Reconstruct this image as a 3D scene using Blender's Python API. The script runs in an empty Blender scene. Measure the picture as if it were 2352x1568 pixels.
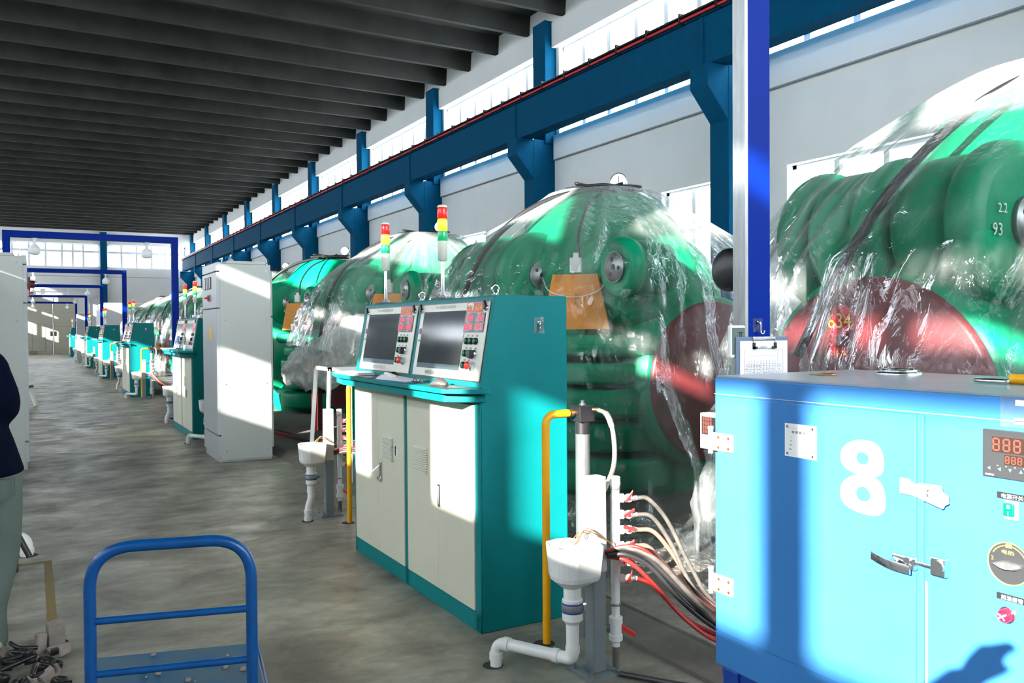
import bpy, math, random
from math import sin, cos, pi, sqrt, atan2, radians
from mathutils import Vector, Matrix

S = bpy.context.scene
COL = S.collection

# ---------------------------------------------------------------- camera
cam_d = bpy.data.cameras.new('camera'); cam = bpy.data.objects.new('camera', cam_d); COL.objects.link(cam)
cam_d.sensor_width = 36.0; cam_d.sensor_fit = 'HORIZONTAL'; cam_d.lens = 1936.0/2352*36
cam_d.clip_start = .05; cam_d.clip_end = 300
yaw, pitch, roll = .5175, -.0166, -.00675
F = Vector((sin(yaw)*cos(pitch), cos(yaw)*cos(pitch), sin(pitch)))
R0 = Vector((cos(yaw), -sin(yaw), 0)); U0 = R0.cross(F)
Rv = R0*cos(roll)+U0*sin(roll); Uv = -R0*sin(roll)+U0*cos(roll)
m = Matrix.Identity(4)
for i in range(3):
    m[i][0] = Rv[i]; m[i][1] = Uv[i]; m[i][2] = -F[i]
m[2][3] = 1.45
cam.matrix_world = m
S.camera = cam

# ---------------------------------------------------------------- world, sun, portals, exposure
S.view_settings.view_transform = 'Standard'; S.view_settings.look = 'None'
S.view_settings.gamma = 1; S.view_settings.use_curve_mapping = False
S.view_settings.exposure = 1.05
W = bpy.data.worlds.new('sky'); S.world = W; W.use_nodes = True
bg = W.node_tree.nodes['Background']; bg.inputs[0].default_value = (.86, .93, 1, 1); bg.inputs[1].default_value = 9.0
SUN_DIR = Vector((1, .53, -.39))
sun_d = bpy.data.lights.new('sun', 'SUN'); sun_d.energy = 17.0; sun_d.angle = radians(.45); sun_d.color = (1, .95, .86)
sun = bpy.data.objects.new('sun', sun_d); COL.objects.link(sun)
sun.rotation_euler = SUN_DIR.to_track_quat('-Z', 'Y').to_euler()
def portal(name, c, ax, w, h):
    d = bpy.data.lights.new(name, 'AREA'); d.shape = 'RECTANGLE'; d.size = w; d.size_y = h; d.energy = 1
    d.cycles.is_portal = True
    o = bpy.data.objects.new(name, d); COL.objects.link(o); o.location = c
    o.rotation_euler = Vector(ax).to_track_quat('-Z', 'Y').to_euler()
XR, XL, YB, YE, ZC = 9.4, -7.66, -5.0, 59.9, 7.65
portal('window_light', (XR+.25, 27, 6.27), (-1, 0, 0), 66, 1.9)
portal('window_light', (XL-.2, 27, 5.8), (1, 0, 0), 66, 3.2)
portal('window_light', (1.5, YE+.2, 6.2), (0, -1, 0), 16, 1.6)
portal('window_light', (4.7, YB-.2, 5.0), (0, 1, 0), 7, 4.0)
try:
    S.cycles.use_denoising = True; S.cycles.denoiser = 'OPENIMAGEDENOISE'
    S.cycles.max_bounces = 9; S.cycles.diffuse_bounces = 5; S.cycles.glossy_bounces = 3
    S.cycles.transparent_max_bounces = 14; S.cycles.transmission_bounces = 3
    S.cycles.sample_clamp_indirect = 6; S.cycles.caustics_reflective = False; S.cycles.caustics_refractive = False
    S.cycles.use_light_tree = True
except Exception:
    pass

# ---------------------------------------------------------------- materials
def mat(name, col, rough=.5, metal=0., noise=0., scale=8., col2=None, bump=0., bscale=60., emit=None, estr=0., stretch=None, coat=0., spec=.5):
    M = bpy.data.materials.new(name); M.use_nodes = True
    nt = M.node_tree; b = nt.nodes['Principled BSDF']
    b.inputs['Base Color'].default_value = (*col, 1); b.inputs['Roughness'].default_value = rough; b.inputs['Metallic'].default_value = metal
    b.inputs['Specular IOR Level'].default_value = spec
    if coat: b.inputs['Coat Weight'].default_value = coat
    if emit: b.inputs['Emission Color'].default_value = (*emit, 1); b.inputs['Emission Strength'].default_value = estr
    if noise or bump:
        tc = nt.nodes.new('ShaderNodeTexCoord'); src = tc.outputs['Object']
        if stretch:
            mp = nt.nodes.new('ShaderNodeMapping'); mp.inputs['Scale'].default_value = stretch
            nt.links.new(src, mp.inputs[0]); src = mp.outputs[0]
    if noise:
        n = nt.nodes.new('ShaderNodeTexNoise'); n.inputs['Scale'].default_value = scale; n.inputs['Detail'].default_value = 6; n.inputs['Roughness'].default_value = .62
        nt.links.new(src, n.inputs['Vector'])
        r = nt.nodes.new('ShaderNodeValToRGB'); r.color_ramp.elements[0].position = .32; r.color_ramp.elements[1].position = .68
        c2 = col2 or tuple(c*(1-noise) for c in col)
        r.color_ramp.elements[0].color = (*c2, 1); r.color_ramp.elements[1].color = (*col, 1)
        nt.links.new(n.outputs[0], r.inputs[0]); nt.links.new(r.outputs[0], b.inputs['Base Color'])
    if bump:
        n2 = nt.nodes.new('ShaderNodeTexNoise'); n2.inputs['Scale'].default_value = bscale; n2.inputs['Detail'].default_value = 4
        nt.links.new(src, n2.inputs['Vector'])
        bp = nt.nodes.new('ShaderNodeBump'); bp.inputs['Strength'].default_value = bump; bp.inputs['Distance'].default_value = .01
        nt.links.new(n2.outputs[0], bp.inputs['Height']); nt.links.new(bp.outputs[0], b.inputs['Normal'])
    return M

def floor_mat():
    M = bpy.data.materials.new('worn_concrete'); M.use_nodes = True; nt = M.node_tree; b = nt.nodes['Principled BSDF']; L = nt.links.new
    tc = nt.nodes.new('ShaderNodeTexCoord')
    def nz(scale, sc, det=6, rough=.6):
        mp = nt.nodes.new('ShaderNodeMapping'); mp.inputs['Scale'].default_value = sc; L(tc.outputs['Object'], mp.inputs[0])
        n = nt.nodes.new('ShaderNodeTexNoise'); n.inputs['Scale'].default_value = scale; n.inputs['Detail'].default_value = det; n.inputs['Roughness'].default_value = rough
        n.inputs['Distortion'].default_value = .6
        L(mp.outputs[0], n.inputs['Vector']); return n.outputs[0]
    def ramp(f, p0, c0, p1, c1):
        r = nt.nodes.new('ShaderNodeValToRGB'); r.color_ramp.elements[0].position = p0; r.color_ramp.elements[1].position = p1
        r.color_ramp.elements[0].color = (*c0, 1); r.color_ramp.elements[1].color = (*c1, 1); L(f, r.inputs[0]); return r.outputs[0]
    a = ramp(nz(1.6, (1, 1.3, 1), 8), .34, (.122, .117, .096), .68, (.36, .344, .285))
    c = ramp(nz(7, (1, 1.6, 1), 8, .7), .3, (.55, .55, .55), .62, (1.05, 1.05, 1.05))
    mx = nt.nodes.new('ShaderNodeMix'); mx.data_type = 'RGBA'; mx.blend_type = 'MULTIPLY'; mx.inputs[0].default_value = .8
    L(a, mx.inputs[6]); L(c, mx.inputs[7]); L(mx.outputs[2], b.inputs['Base Color'])
    rr = ramp(nz(2.6, (1, 1.2, 1), 6), .35, (.33,)*3, .7, (.62,)*3); L(rr, b.inputs['Roughness'])
    bp = nt.nodes.new('ShaderNodeBump'); bp.inputs['Strength'].default_value = .15; bp.inputs['Distance'].default_value = .008
    L(nz(5, (1, 1.4, 1), 8, .65), bp.inputs['Height']); L(bp.outputs[0], b.inputs['Normal'])
    b.inputs['Specular IOR Level'].default_value = .45
    return M

def glass_mat():
    M = bpy.data.materials.new('window_glass'); M.use_nodes = True; nt = M.node_tree; nt.nodes.clear()
    o = nt.nodes.new('ShaderNodeOutputMaterial'); t = nt.nodes.new('ShaderNodeBsdfTransparent'); g = nt.nodes.new('ShaderNodeBsdfGlossy')
    g.inputs['Roughness'].default_value = .02; mx = nt.nodes.new('ShaderNodeMixShader'); mx.inputs[0].default_value = .04
    nt.links.new(t.outputs[0], mx.inputs[1]); nt.links.new(g.outputs[0], mx.inputs[2]); nt.links.new(mx.outputs[0], o.inputs[0])
    return M

def plastic_mat(name, haze=.014, haze2=.085, tint=(.86, .9, .9), lit_crown=.32):
    M = bpy.data.materials.new(name); M.use_nodes = True; nt = M.node_tree; nt.nodes.clear(); L = nt.links.new
    o = nt.nodes.new('ShaderNodeOutputMaterial'); t = nt.nodes.new('ShaderNodeBsdfTransparent'); t.inputs[0].default_value = (.96, .97, .97, 1)
    g = nt.nodes.new('ShaderNodeBsdfGlossy'); g.inputs['Roughness'].default_value = .09; g.inputs[0].default_value = (.95, .97, 1, 1)
    d = nt.nodes.new('ShaderNodeBsdfDiffuse'); d.inputs[0].default_value = (*tint, 1)
    tl = nt.nodes.new('ShaderNodeBsdfTranslucent'); tl.inputs[0].default_value = (*tint, 1)
    dm = nt.nodes.new('ShaderNodeMixShader'); dm.inputs[0].default_value = .35; L(d.outputs[0], dm.inputs[1]); L(tl.outputs[0], dm.inputs[2])
    tc = nt.nodes.new('ShaderNodeTexCoord')
    mp = nt.nodes.new('ShaderNodeMapping'); mp.inputs['Scale'].default_value = (3.2, 3.2, 1.1); L(tc.outputs['Object'], mp.inputs[0])
    n = nt.nodes.new('ShaderNodeTexNoise'); n.inputs['Scale'].default_value = 1.9; n.inputs['Detail'].default_value = 5; n.inputs['Distortion'].default_value = 1.4
    L(mp.outputs[0], n.inputs['Vector'])
    r = nt.nodes.new('ShaderNodeValToRGB'); r.color_ramp.elements[0].position = .42; r.color_ramp.elements[1].position = .72
    r.color_ramp.elements[0].color = (haze,)*3+(1,); r.color_ramp.elements[1].color = (haze2,)*3+(1,); L(n.outputs[0], r.inputs[0])
    sp = nt.nodes.new('ShaderNodeSeparateXYZ'); L(tc.outputs['Object'], sp.inputs[0])
    gz = nt.nodes.new('ShaderNodeMapRange'); gz.interpolation_type = 'SMOOTHSTEP'; gz.inputs[1].default_value = 1.95; gz.inputs[2].default_value = 2.75; gz.inputs[4].default_value = lit_crown; L(sp.outputs[2], gz.inputs[0])  # whiter toward the top: sunlit look put into the film's haze
    ad = nt.nodes.new('ShaderNodeMath'); ad.operation = 'ADD'; L(r.outputs[0], ad.inputs[0]); L(gz.outputs[0], ad.inputs[1])
    at = nt.nodes.new('ShaderNodeAttribute'); at.attribute_name = 'fold'
    am = nt.nodes.new('ShaderNodeMath'); am.operation = 'MULTIPLY_ADD'; am.inputs[1].default_value = .13; L(at.outputs['Fac'], am.inputs[0]); L(ad.outputs[0], am.inputs[2]); ad = am
    m1 = nt.nodes.new('ShaderNodeMixShader'); L(ad.outputs[0], m1.inputs[0]); L(t.outputs[0], m1.inputs[1]); L(dm.outputs[0], m1.inputs[2])
    fr = nt.nodes.new('ShaderNodeLayerWeight'); fr.inputs[0].default_value = .28
    mm = nt.nodes.new('ShaderNodeMath'); mm.operation = 'MULTIPLY_ADD'; mm.inputs[1].default_value = .24; mm.inputs[2].default_value = .02; L(fr.outputs['Fresnel'], mm.inputs[0])
    m2 = nt.nodes.new('ShaderNodeMixShader'); L(mm.outputs[0], m2.inputs[0]); L(m1.outputs[0], m2.inputs[1]); L(g.outputs[0], m2.inputs[2])
    n2 = nt.nodes.new('ShaderNodeTexNoise'); n2.inputs['Scale'].default_value = 2.6; n2.inputs['Detail'].default_value = 5; n2.inputs['Distortion'].default_value = 1.2
    L(mp.outputs[0], n2.inputs['Vector'])
    bp = nt.nodes.new('ShaderNodeBump'); bp.inputs['Strength'].default_value = .5; bp.inputs['Distance'].default_value = .06; 
    vo = nt.nodes.new('ShaderNodeTexVoronoi'); vo.inputs['Scale'].default_value = 3.4; L(mp.outputs[0], vo.inputs['Vector'])
    dmx = nt.nodes.new('ShaderNodeVectorMath'); dmx.operation = 'MULTIPLY_ADD'; dmx.inputs[1].default_value = (.5, .5, .5); L(n2.outputs['Color'], dmx.inputs[0]); L(mp.outputs[0], dmx.inputs[2]); L(dmx.outputs[0], vo.inputs['Vector'])
    hm = nt.nodes.new('ShaderNodeMath'); hm.operation = 'MULTIPLY_ADD'; hm.inputs[1].default_value = .7; L(vo.outputs['Distance'], hm.inputs[0]); L(n2.outputs[0], hm.inputs[2]); L(hm.outputs[0], bp.inputs['Height'])
    L(bp.outputs[0], g.inputs['Normal']); L(m2.outputs[0], o.inputs[0])
    return M

M = dict(
    floor=floor_mat(), glass=glass_mat(), plastic=plastic_mat('clear_plastic_film'), film=plastic_mat('thin_film', .01, .05, (.6, .62, .62), lit_crown=0), plastic_thick=plastic_mat('gathered_plastic_film', .4, .75, (.88, .88, .88)),
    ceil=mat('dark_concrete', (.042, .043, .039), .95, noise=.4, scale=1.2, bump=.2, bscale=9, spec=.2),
    wall=mat('white_plaster', (.70, .715, .71), .8, noise=.06, scale=1.5, bump=.06, bscale=40, spec=.2),
    groove=mat('grey_joint', (.25, .26, .27), .8),
    bluewall=mat('blue_column_paint', (.0, .066, .148), .8, noise=.15, scale=5, bump=.1, bscale=30, spec=.08),
    bluegan=mat('gantry_blue_paint', (.0, .02, .235), .42, noise=.06, scale=3, spec=.05),
    frame=mat('white_window_frame', (.78, .82, .85), .5),
    rail=mat('red_conductor', (.5, .012, .02), .45), black=mat('black_plastic', (.012, .012, .014), .4),
    dark=mat('dark_steel', (.04, .04, .045), .45, .6),
    teal=mat('teal_powder_coat', (.002, .195, .203), .45, noise=.07, scale=6, bump=.03, bscale=300, spec=.15),
    cream=mat('cream_powder_coat', (.64, .63, .50), .45, noise=.04, scale=5),
    panel=mat('ivory_panel', (.72, .72, .63), .4), grey=mat('grey_white_enamel', (.47, .50, .465), .42, noise=.04, scale=3),
    greylt=mat('light_grey_enamel', (.45, .48, .49), .4), screen=mat('dark_screen', (.022, .032, .04), .10, spec=.22), navy=mat('display_navy', (.035, .05, .075), .3),
    led=mat('red_led', (.3, .0, .02), .4, emit=(1, .02, .07), estr=.9), ledwin=mat('led_window', (.10, .0, .012), .2),
    stick=mat('red_sticker', (.62, .01, .03), .35), yel=mat('yellow_print', (.95, .62, .05), .5), white=mat('white_paper', (.8, .8, .82), .6),
    green_btn=mat('green_button', (.02, .28, .12), .35), red_btn=mat('red_button', (.7, .03, .02), .35),
    chrome=mat('chrome', (.75, .75, .76), .15, 1.), steel=mat('galvanised_steel', (.36, .38, .38), .42, .8, noise=.25, scale=14, stretch=(4, 4, .6)),
    pole=mat('silver_pole', (.75, .76, .78), .3, .7), t_red=mat('red_lens', (.6, .01, .01), .2, emit=(1, .02, .01), estr=.25),
    t_amb=mat('amber_lens', (.95, .45, .02), .2, emit=(1, .42, .02), estr=1.0), t_grn=mat('green_lens', (.01, .4, .15), .2, emit=(.0, .6, .2), estr=.12),
    mgreen=mat('machine_green_paint', (.0, .285, .137), .40, noise=.25, scale=3.5, bump=.22, bscale=14, col2=(.0, .21, .104), spec=.25),
    mred=mat('maroon_paint', (.15, .022, .026), .45, noise=.15, scale=4), orange=mat('orange_paint', (.75, .27, .01), .45, noise=.05, scale=6),
    pipe=mat('white_pvc', (.80, .80, .77), .35, noise=.05, scale=9), yellowp=mat('yellow_pipe_paint', (.85, .40, .003), .4),
    postgrey=mat('grey_post_paint', (.20, .235, .25), .45, noise=.12, scale=8), bluestripe=mat('blue_stripe', (.02, .06, .3), .4),
    valve=mat('red_valve_handle', (.72, .02, .02), .35), brass=mat('brass', (.45, .25, .11), .35, .9), braid=mat('braided_steel', (.5, .46, .38), .4, .7, bump=.5, bscale=250),
    hose_red=mat('red_hose', (.36, .02, .018), .4), hose_pink=mat('clear_red_hose', (.48, .15, .11), .35, noise=.2, scale=20), hose_blk=mat('black_hose', (.02, .02, .022), .4),
    hose_clr=mat('dusty_clear_hose', (.12, .112, .098), .4, noise=.25, scale=15, col2=(.05, .045, .04)),
    oven=mat('oven_blue_enamel', (.05, .215, .53), .35, noise=.06, scale=4, col2=(.042, .19, .48), spec=.25), oventop=mat('brushed_top', (.42, .48, .54), .28, .35, noise=.15, scale=4),
    legblue=mat('leg_blue', (.003, .045, .28), .35), white_paint=mat('white_paint', (.86, .86, .84), .5), rust=mat('rusty_plate', (.40, .37, .32), .55, .3, noise=.5, scale=18, col2=(.26, .18, .11)),
    dgrey=mat('dark_grey_panel', (.035, .037, .04), .35), seg=mat('unlit_segment', (.22, .045, .028), .5), segwin=mat('segment_window', (.035, .018, .015), .25),
    keyblue=mat('blue_key', (.1, .45, .75), .4), gold=mat('gold_print', (.8, .45, .08), .5), green_sw=mat('green_switch', (.0, .15, .085), .3),
    clear=plastic_mat('clear_pocket', .05, .09, lit_crown=0), board=mat('slate_board', (.12, .17, .26), .5), ink=mat('grey_ink', (.30, .30, .32), .7), inkblk=mat('black_ink', (.01, .01, .012), .6),
    cartblue=mat('cart_blue_paint', (.001, .062, .215), .3, noise=.5, scale=16, col2=(.001, .045, .16), spec=.35),
    cartdeck=mat('dusty_blue_deck', (.005, .085, .19), .45, noise=.6, scale=9, col2=(.06, .11, .14)), stone=mat('pale_rubble', (.26, .22, .19), .9, noise=.3, scale=20, bump=.5, bscale=40),
    scrap=mat('dark_scrap_metal', (.03, .03, .032), .4, .5, noise=.5, scale=20), checker=mat('checker_plate', (.30, .285, .25), .5, .25, noise=.45, scale=6, bump=.15, bscale=20),
    curb=mat('rough_concrete', (.16, .15, .13), .9, noise=.3, scale=6, bump=.5, bscale=30), door=mat('ivory_door', (.46, .45, .36), .5, noise=.05, scale=1),
    yline=mat('worn_yellow_paint', (.19, .135, .03), .7, noise=.5, scale=9, col2=(.13, .11, .06)), skin=mat('skin', (.52, .33, .24), .55), hair=mat('black_hair', (.012, .011, .012), .5),
    jacket=mat('navy_cloth', (.0015, .003, .012), .9, bump=.15, bscale=12, spec=.06), jeans=mat('faded_jeans', (.105, .135, .122), .9, spec=.1, noise=.25, scale=3, bump=.2, bscale=14),
    shoe=mat('beige_shoe', (.35, .3, .2), .7), box=mat('cardboard', (.33, .24, .14), .85), lamp=mat('lamp_opal', (.82, .83, .84), .3), lcd=mat('lcd_green', (.10, .14, .12), .3),
    hole=mat('dirt_hole', (.03, .025, .02), .95), dial=mat('dial_face', (.24, .26, .27), .4), cable=mat('black_cable', (.015, .015, .016), .45),
    red_lamp=mat('red_lamp', (.55, .01, .03), .15, emit=(1, .05, .1), estr=.15), bluebag=mat('blue_folder', (.08, .2, .5), .5), silver=mat('silver_plastic', (.09, .09, .088), .35, .4),
    sheetwhite=mat('white_cladding', (.68, .69, .70), .6), maroon=mat('brown_red_box', (.12, .01, .012), .5),
)

# ---------------------------------------------------------------- mesh builder
WORLD = {}
def woff(p):
    while p is not None:
        if p.name in WORLD: return WORLD[p.name]
        p = p.parent
    return None
class MB:
    def __init__(s): s.v = []; s.f = []; s.sm = []
    def add(s, vs, fs, smooth=False):
        o = len(s.v); s.v += [tuple(v) for v in vs]
        for f in fs: s.f.append(tuple(i+o for i in f)); s.sm.append(smooth)
        return s
    def box(s, x0, x1, y0, y1, z0, z1):
        x0, x1 = min(x0, x1), max(x0, x1); y0, y1 = min(y0, y1), max(y0, y1); z0, z1 = min(z0, z1), max(z0, z1)
        v = [(x, y, z) for z in (z0, z1) for y in (y0, y1) for x in (x0, x1)]
        return s.add(v, [(0, 2, 3, 1), (4, 5, 7, 6), (0, 1, 5, 4), (2, 6, 7, 3), (0, 4, 6, 2), (1, 3, 7, 5)])
    def obox(s, c, a, b, n, ha, hb, hn):     # oriented box: centre, axes, half sizes
        c, a, b, n = Vector(c), Vector(a).normalized()*ha, Vector(b).normalized()*hb, Vector(n).normalized()*hn
        v = [c+a*i+b*j+n*k for k in (-1, 1) for j in (-1, 1) for i in (-1, 1)]
        return s.add(v, [(0, 2, 3, 1), (4, 5, 7, 6), (0, 1, 5, 4), (2, 6, 7, 3), (0, 4, 6, 2), (1, 3, 7, 5)])
    def beam(s, p, q, w, h, up=(0, 0, 1)):
        p, q = Vector(p), Vector(q); d = q-p; n = Vector(up); a = d.cross(n)
        if a.length < 1e-6: a = d.cross(Vector((1, 0, 0)))
        return s.obox((p+q)/2, d, a, d.cross(a), d.length/2, w/2, h/2)
    def prism(s, poly, ext, ax='y', a0=0, a1=1):  # poly in the two other axes
        n = len(poly)
        def P(p, a): return {'y': (p[0], a, p[1]), 'x': (a, p[0], p[1]), 'z': (p[0], p[1], a)}[ax]
        v = [P(p, a0) for p in poly]+[P(p, a1) for p in poly]
        return s.add(v, [tuple(range(n)), tuple(range(2*n-1, n-1, -1))]+[(i, i+n, (i+1) % n+n, (i+1) % n) for i in range(n)])
    def cyl(s, p, q, r, r2=None, n=20, caps=True):
        p, q = Vector(p), Vector(q); d = (q-p).normalized(); a = d.orthogonal().normalized(); b = d.cross(a); r2 = r if r2 is None else r2
        c1 = [p+(a*cos(t)+b*sin(t))*r for t in (2*pi*i/n for i in range(n))]; c2 = [q+(a*cos(t)+b*sin(t))*r2 for t in (2*pi*i/n for i in range(n))]
        s.add(c1+c2, [(i, (i+1) % n, (i+1) % n+n, i+n) for i in range(n)], True)
        if caps: s.add(c1, [tuple(range(n-1, -1, -1))]); s.add(c2, [tuple(range(n))])
        return s
    def lathe(s, prof, o=(0, 0, 0), ax=(0, 0, 1), n=24, sharp=False):   # prof: (r, h)
        o, d = Vector(o), Vector(ax).normalized(); a = d.orthogonal().normalized(); b = d.cross(a)
        rings = [[o+d*h+(a*cos(2*pi*i/n)+b*sin(2*pi*i/n))*max(r, 1e-4) for i in range(n)] for r, h in prof]
        if sharp:
            for k in range(len(rings)-1): s.add(rings[k]+rings[k+1], [(i, (i+1) % n, (i+1) % n+n, i+n) for i in range(n)], True)
        else:
            v = [p for r in rings for p in r]
            s.add(v, [(k*n+i, k*n+(i+1) % n, (k+1)*n+(i+1) % n, (k+1)*n+i) for k in range(len(rings)-1) for i in range(n)], True)
        if prof[0][0] > 1e-3: s.add(rings[0], [tuple(range(n-1, -1, -1))])
        if prof[-1][0] > 1e-3: s.add(rings[-1], [tuple(range(n))])
        return s
    def tube(s, pts, r, n=10, closed=False):
        P = [Vector(p) for p in pts]; m = len(P); rings = []; a = None
        for k in range(m):
            d = (P[(k+1) % m]-P[k-1]) if closed else (P[min(k+1, m-1)]-P[max(k-1, 0)])
            d.normalize()
            if a is None: a = d.orthogonal().normalized()
            a = (a-d*a.dot(d)); a = a.normalized() if a.length > 1e-5 else d.orthogonal().normalized()
            b = d.cross(a); rr = r[k] if isinstance(r, (list, tuple)) else r
            rings.append([P[k]+(a*cos(2*pi*i/n)+b*sin(2*pi*i/n))*rr for i in range(n)])
        v = [p for q in rings for p in q]; K = m if closed else m-1
        s.add(v, [(k*n+i, k*n+(i+1) % n, ((k+1) % m)*n+(i+1) % n, ((k+1) % m)*n+i) for k in range(K) for i in range(n)], True)
        if not closed: s.add(rings[0], [tuple(range(n-1, -1, -1))]); s.add(rings[-1], [tuple(range(n))])
        return s
    def loft(s, rings, caps=True, smooth=True):
        n = len(rings[0]); v = [p for q in rings for p in q]
        s.add(v, [(k*n+i, k*n+(i+1) % n, (k+1)*n+(i+1) % n, (k+1)*n+i) for k in range(len(rings)-1) for i in range(n)], smooth)
        if caps: s.add(rings[0], [tuple(range(n-1, -1, -1))]); s.add(rings[-1], [tuple(range(n))])
        return s
    def ball(s, c, rx, ry=None, rz=None, n=16, m=10):
        ry = ry or rx; rz = rz or rx; c = Vector(c)
        rings = [[c+Vector((rx*sin(t)*cos(2*pi*i/n), ry*sin(t)*sin(2*pi*i/n), -rz*cos(t))) for i in range(n)] for t in (max(.02, min(pi-.02, pi*k/m)) for k in range(m+1))]
        return s.loft(rings)
    def quad(s, a, b, c, d): return s.add([a, b, c, d], [(0, 1, 2, 3)])
    def build(s, name, mt, parent=None, bev=0, seg=2):
        me = bpy.data.meshes.new(name)
        off = woff(parent)
        me.from_pydata([(x-off[0], y-off[1], z-off[2]) for x, y, z in s.v] if off else s.v, [], s.f); me.materials.append(mt if not isinstance(mt, str) else M[mt])
        me.polygons.foreach_set('use_smooth', s.sm); me.update()
        o = bpy.data.objects.new(name, me); COL.objects.link(o)
        if parent is not None: o.parent = parent
        if bev:
            b = o.modifiers.new('bevel', 'BEVEL'); b.width = bev; b.segments = seg; b.limit_method = 'ANGLE'; b.angle_limit = radians(50)
        return o

def tag(o, label, cat, group=None, kind=None):
    o['label'] = label; o['category'] = cat
    if group: o['group'] = group
    if kind: o['kind'] = kind
    return o
def thing(name, label, cat, loc=(0, 0, 0), rz=0, group=None):
    o = bpy.data.objects.new(name, None); COL.objects.link(o); o.location = loc; o.rotation_euler = (0, 0, rz); o.empty_display_size = .1
    return tag(o, label, cat, group)
def wthing(name, label, cat, loc, group=None):   # children are given in world coordinates
    o = thing(name, label, cat, loc, 0, group); WORLD[o.name] = tuple(loc); return o
def struct(name, mb, mt, parent=None, bev=0):
    o = mb.build(name, mt, parent, bev)
    if parent is None: o['kind'] = 'structure'
    return o
def dup(src, loc, label=None, group=None, skip=()):
    def rec(o, par):
        c = o.copy(); COL.objects.link(c)
        if par is not None: c.parent = par
        for ch in o.children:
            if ch.name.split('.')[0] not in skip: rec(ch, c)
        return c
    r = rec(src, None); r.location = loc
    if label: r['label'] = label
    if group: r['group'] = group
    return r
def text(s, name, mt, parent, o, right, up, h, width=None, ext=.0006, lift=.001, align='LEFT'):
    cu = bpy.data.curves.new('t', 'FONT'); cu.body = s; cu.size = 1; cu.extrude = 0; cu.align_x = align; cu.resolution_u = 2
    ob = bpy.data.objects.new('t', cu); COL.objects.link(ob)
    dg = bpy.context.evaluated_depsgraph_get(); dg.update()
    me = bpy.data.meshes.new_from_object(ob.evaluated_get(dg)); bpy.data.objects.remove(ob)
    right = Vector(right).normalized(); up = Vector(up).normalized(); nrm = right.cross(up); o = Vector(o)+nrm*lift
    xs = [v.co.x for v in me.vertices]; ys = [v.co.y for v in me.vertices]
    if not xs: return None
    k = h/max(1e-4, max(ys)-min(ys)); kx = (width/max(1e-4, max(xs)-min(xs))) if width else k
    x0 = min(xs) if align == 'LEFT' else 0; y0 = min(ys)
    for v in me.vertices: v.co = o+right*((v.co.x-x0)*kx)+up*((v.co.y-y0)*k)+nrm*v.co.z
    off = woff(parent)
    if off:
        for v in me.vertices: v.co -= Vector(off)
    me.materials.clear(); me.materials.append(M[mt]); me.name = name
    ob = bpy.data.objects.new(name, me); COL.objects.link(ob); ob.parent = parent
    return ob
SEG = {'0': 'abcdef', '1': 'bc', '2': 'abged', '3': 'abgcd', '4': 'fgbc', '5': 'afgcd', '6': 'afgedc', '7': 'abc', '8': 'abcdefg', '9': 'abcdfg'}
def seg7(mb, digits, o, right, up, h, pitch, t=.13, lift=.0015):
    right = Vector(right).normalized(); up = Vector(up).normalized(); n = right.cross(up); o = Vector(o)+n*lift; w = h*.5
    L = {'a': ((0, 1), (1, 1)), 'b': ((1, .5), (1, 1)), 'c': ((1, 0), (1, .5)), 'd': ((0, 0), (1, 0)), 'e': ((0, 0), (0, .5)), 'f': ((0, .5), (0, 1)), 'g': ((0, .5), (1, .5))}
    x = 0
    for ch in digits:
        if ch == '.':
            p = o+right*(x-pitch+w+h*.14); mb.obox(p, right, up, n, h*.06, h*.06, .0004); continue
        for sg in SEG.get(ch, ''):
            a, b = L[sg]; A = o+right*(x+a[0]*w)+up*(a[1]*h); B = o+right*(x+b[0]*w)+up*(b[1]*h)
            mb.obox((A+B)/2, B-A, n.cross(B-A), n, (B-A).length/2*.86, h*t/2, .0004)
        x += pitch
    return mb
def arc_path(pts, r, n=6):
    """polyline with rounded corners"""
    P = [Vector(p) for p in pts]; out = [P[0]]
    for i in range(1, len(P)-1):
        a, b, c = P[i-1], P[i], P[i+1]; d1 = (a-b).normalized(); d2 = (c-b).normalized()
        k = min(r, (a-b).length*.45, (c-b).length*.45); p, q = b+d1*k, b+d2*k
        for j in range(n+1):
            t = j/n; out.append(p*(1-t)**2+b*2*t*(1-t)+q*t*t)
    return out+[P[-1]]
def spline(pts, n=8):
    P = [Vector(p) for p in pts]; P = [P[0]*2-P[1]]+P+[P[-1]*2-P[-2]]; out = []
    for i in range(1, len(P)-2):
        a, b, c, d = P[i-1:i+3]
        for j in range(n):
            t = j/n; out.append(.5*((2*b)+(c-a)*t+(2*a-5*b+4*c-d)*t*t+(3*b-a-3*c+d)*t**3))
    return out+[P[-2]]
rnd = random.Random(7)

# ---------------------------------------------------------------- the hall
struct('floor', MB().box(XL-.5, XR+.5, YB-.5, YE+.5, -.3, 0), 'floor')
BAY = 5.5; COLY = [14.88+BAY*k for k in range(-4, 9)]
# ceiling with ribs
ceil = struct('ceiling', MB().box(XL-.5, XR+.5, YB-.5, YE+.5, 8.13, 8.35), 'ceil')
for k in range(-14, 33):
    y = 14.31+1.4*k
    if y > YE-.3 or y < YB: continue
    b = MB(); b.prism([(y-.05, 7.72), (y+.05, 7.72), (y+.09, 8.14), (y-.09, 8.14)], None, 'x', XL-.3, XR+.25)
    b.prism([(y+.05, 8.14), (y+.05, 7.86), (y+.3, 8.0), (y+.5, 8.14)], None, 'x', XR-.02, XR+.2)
    b.build('ceiling_rib', 'ceil', ceil)
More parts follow.
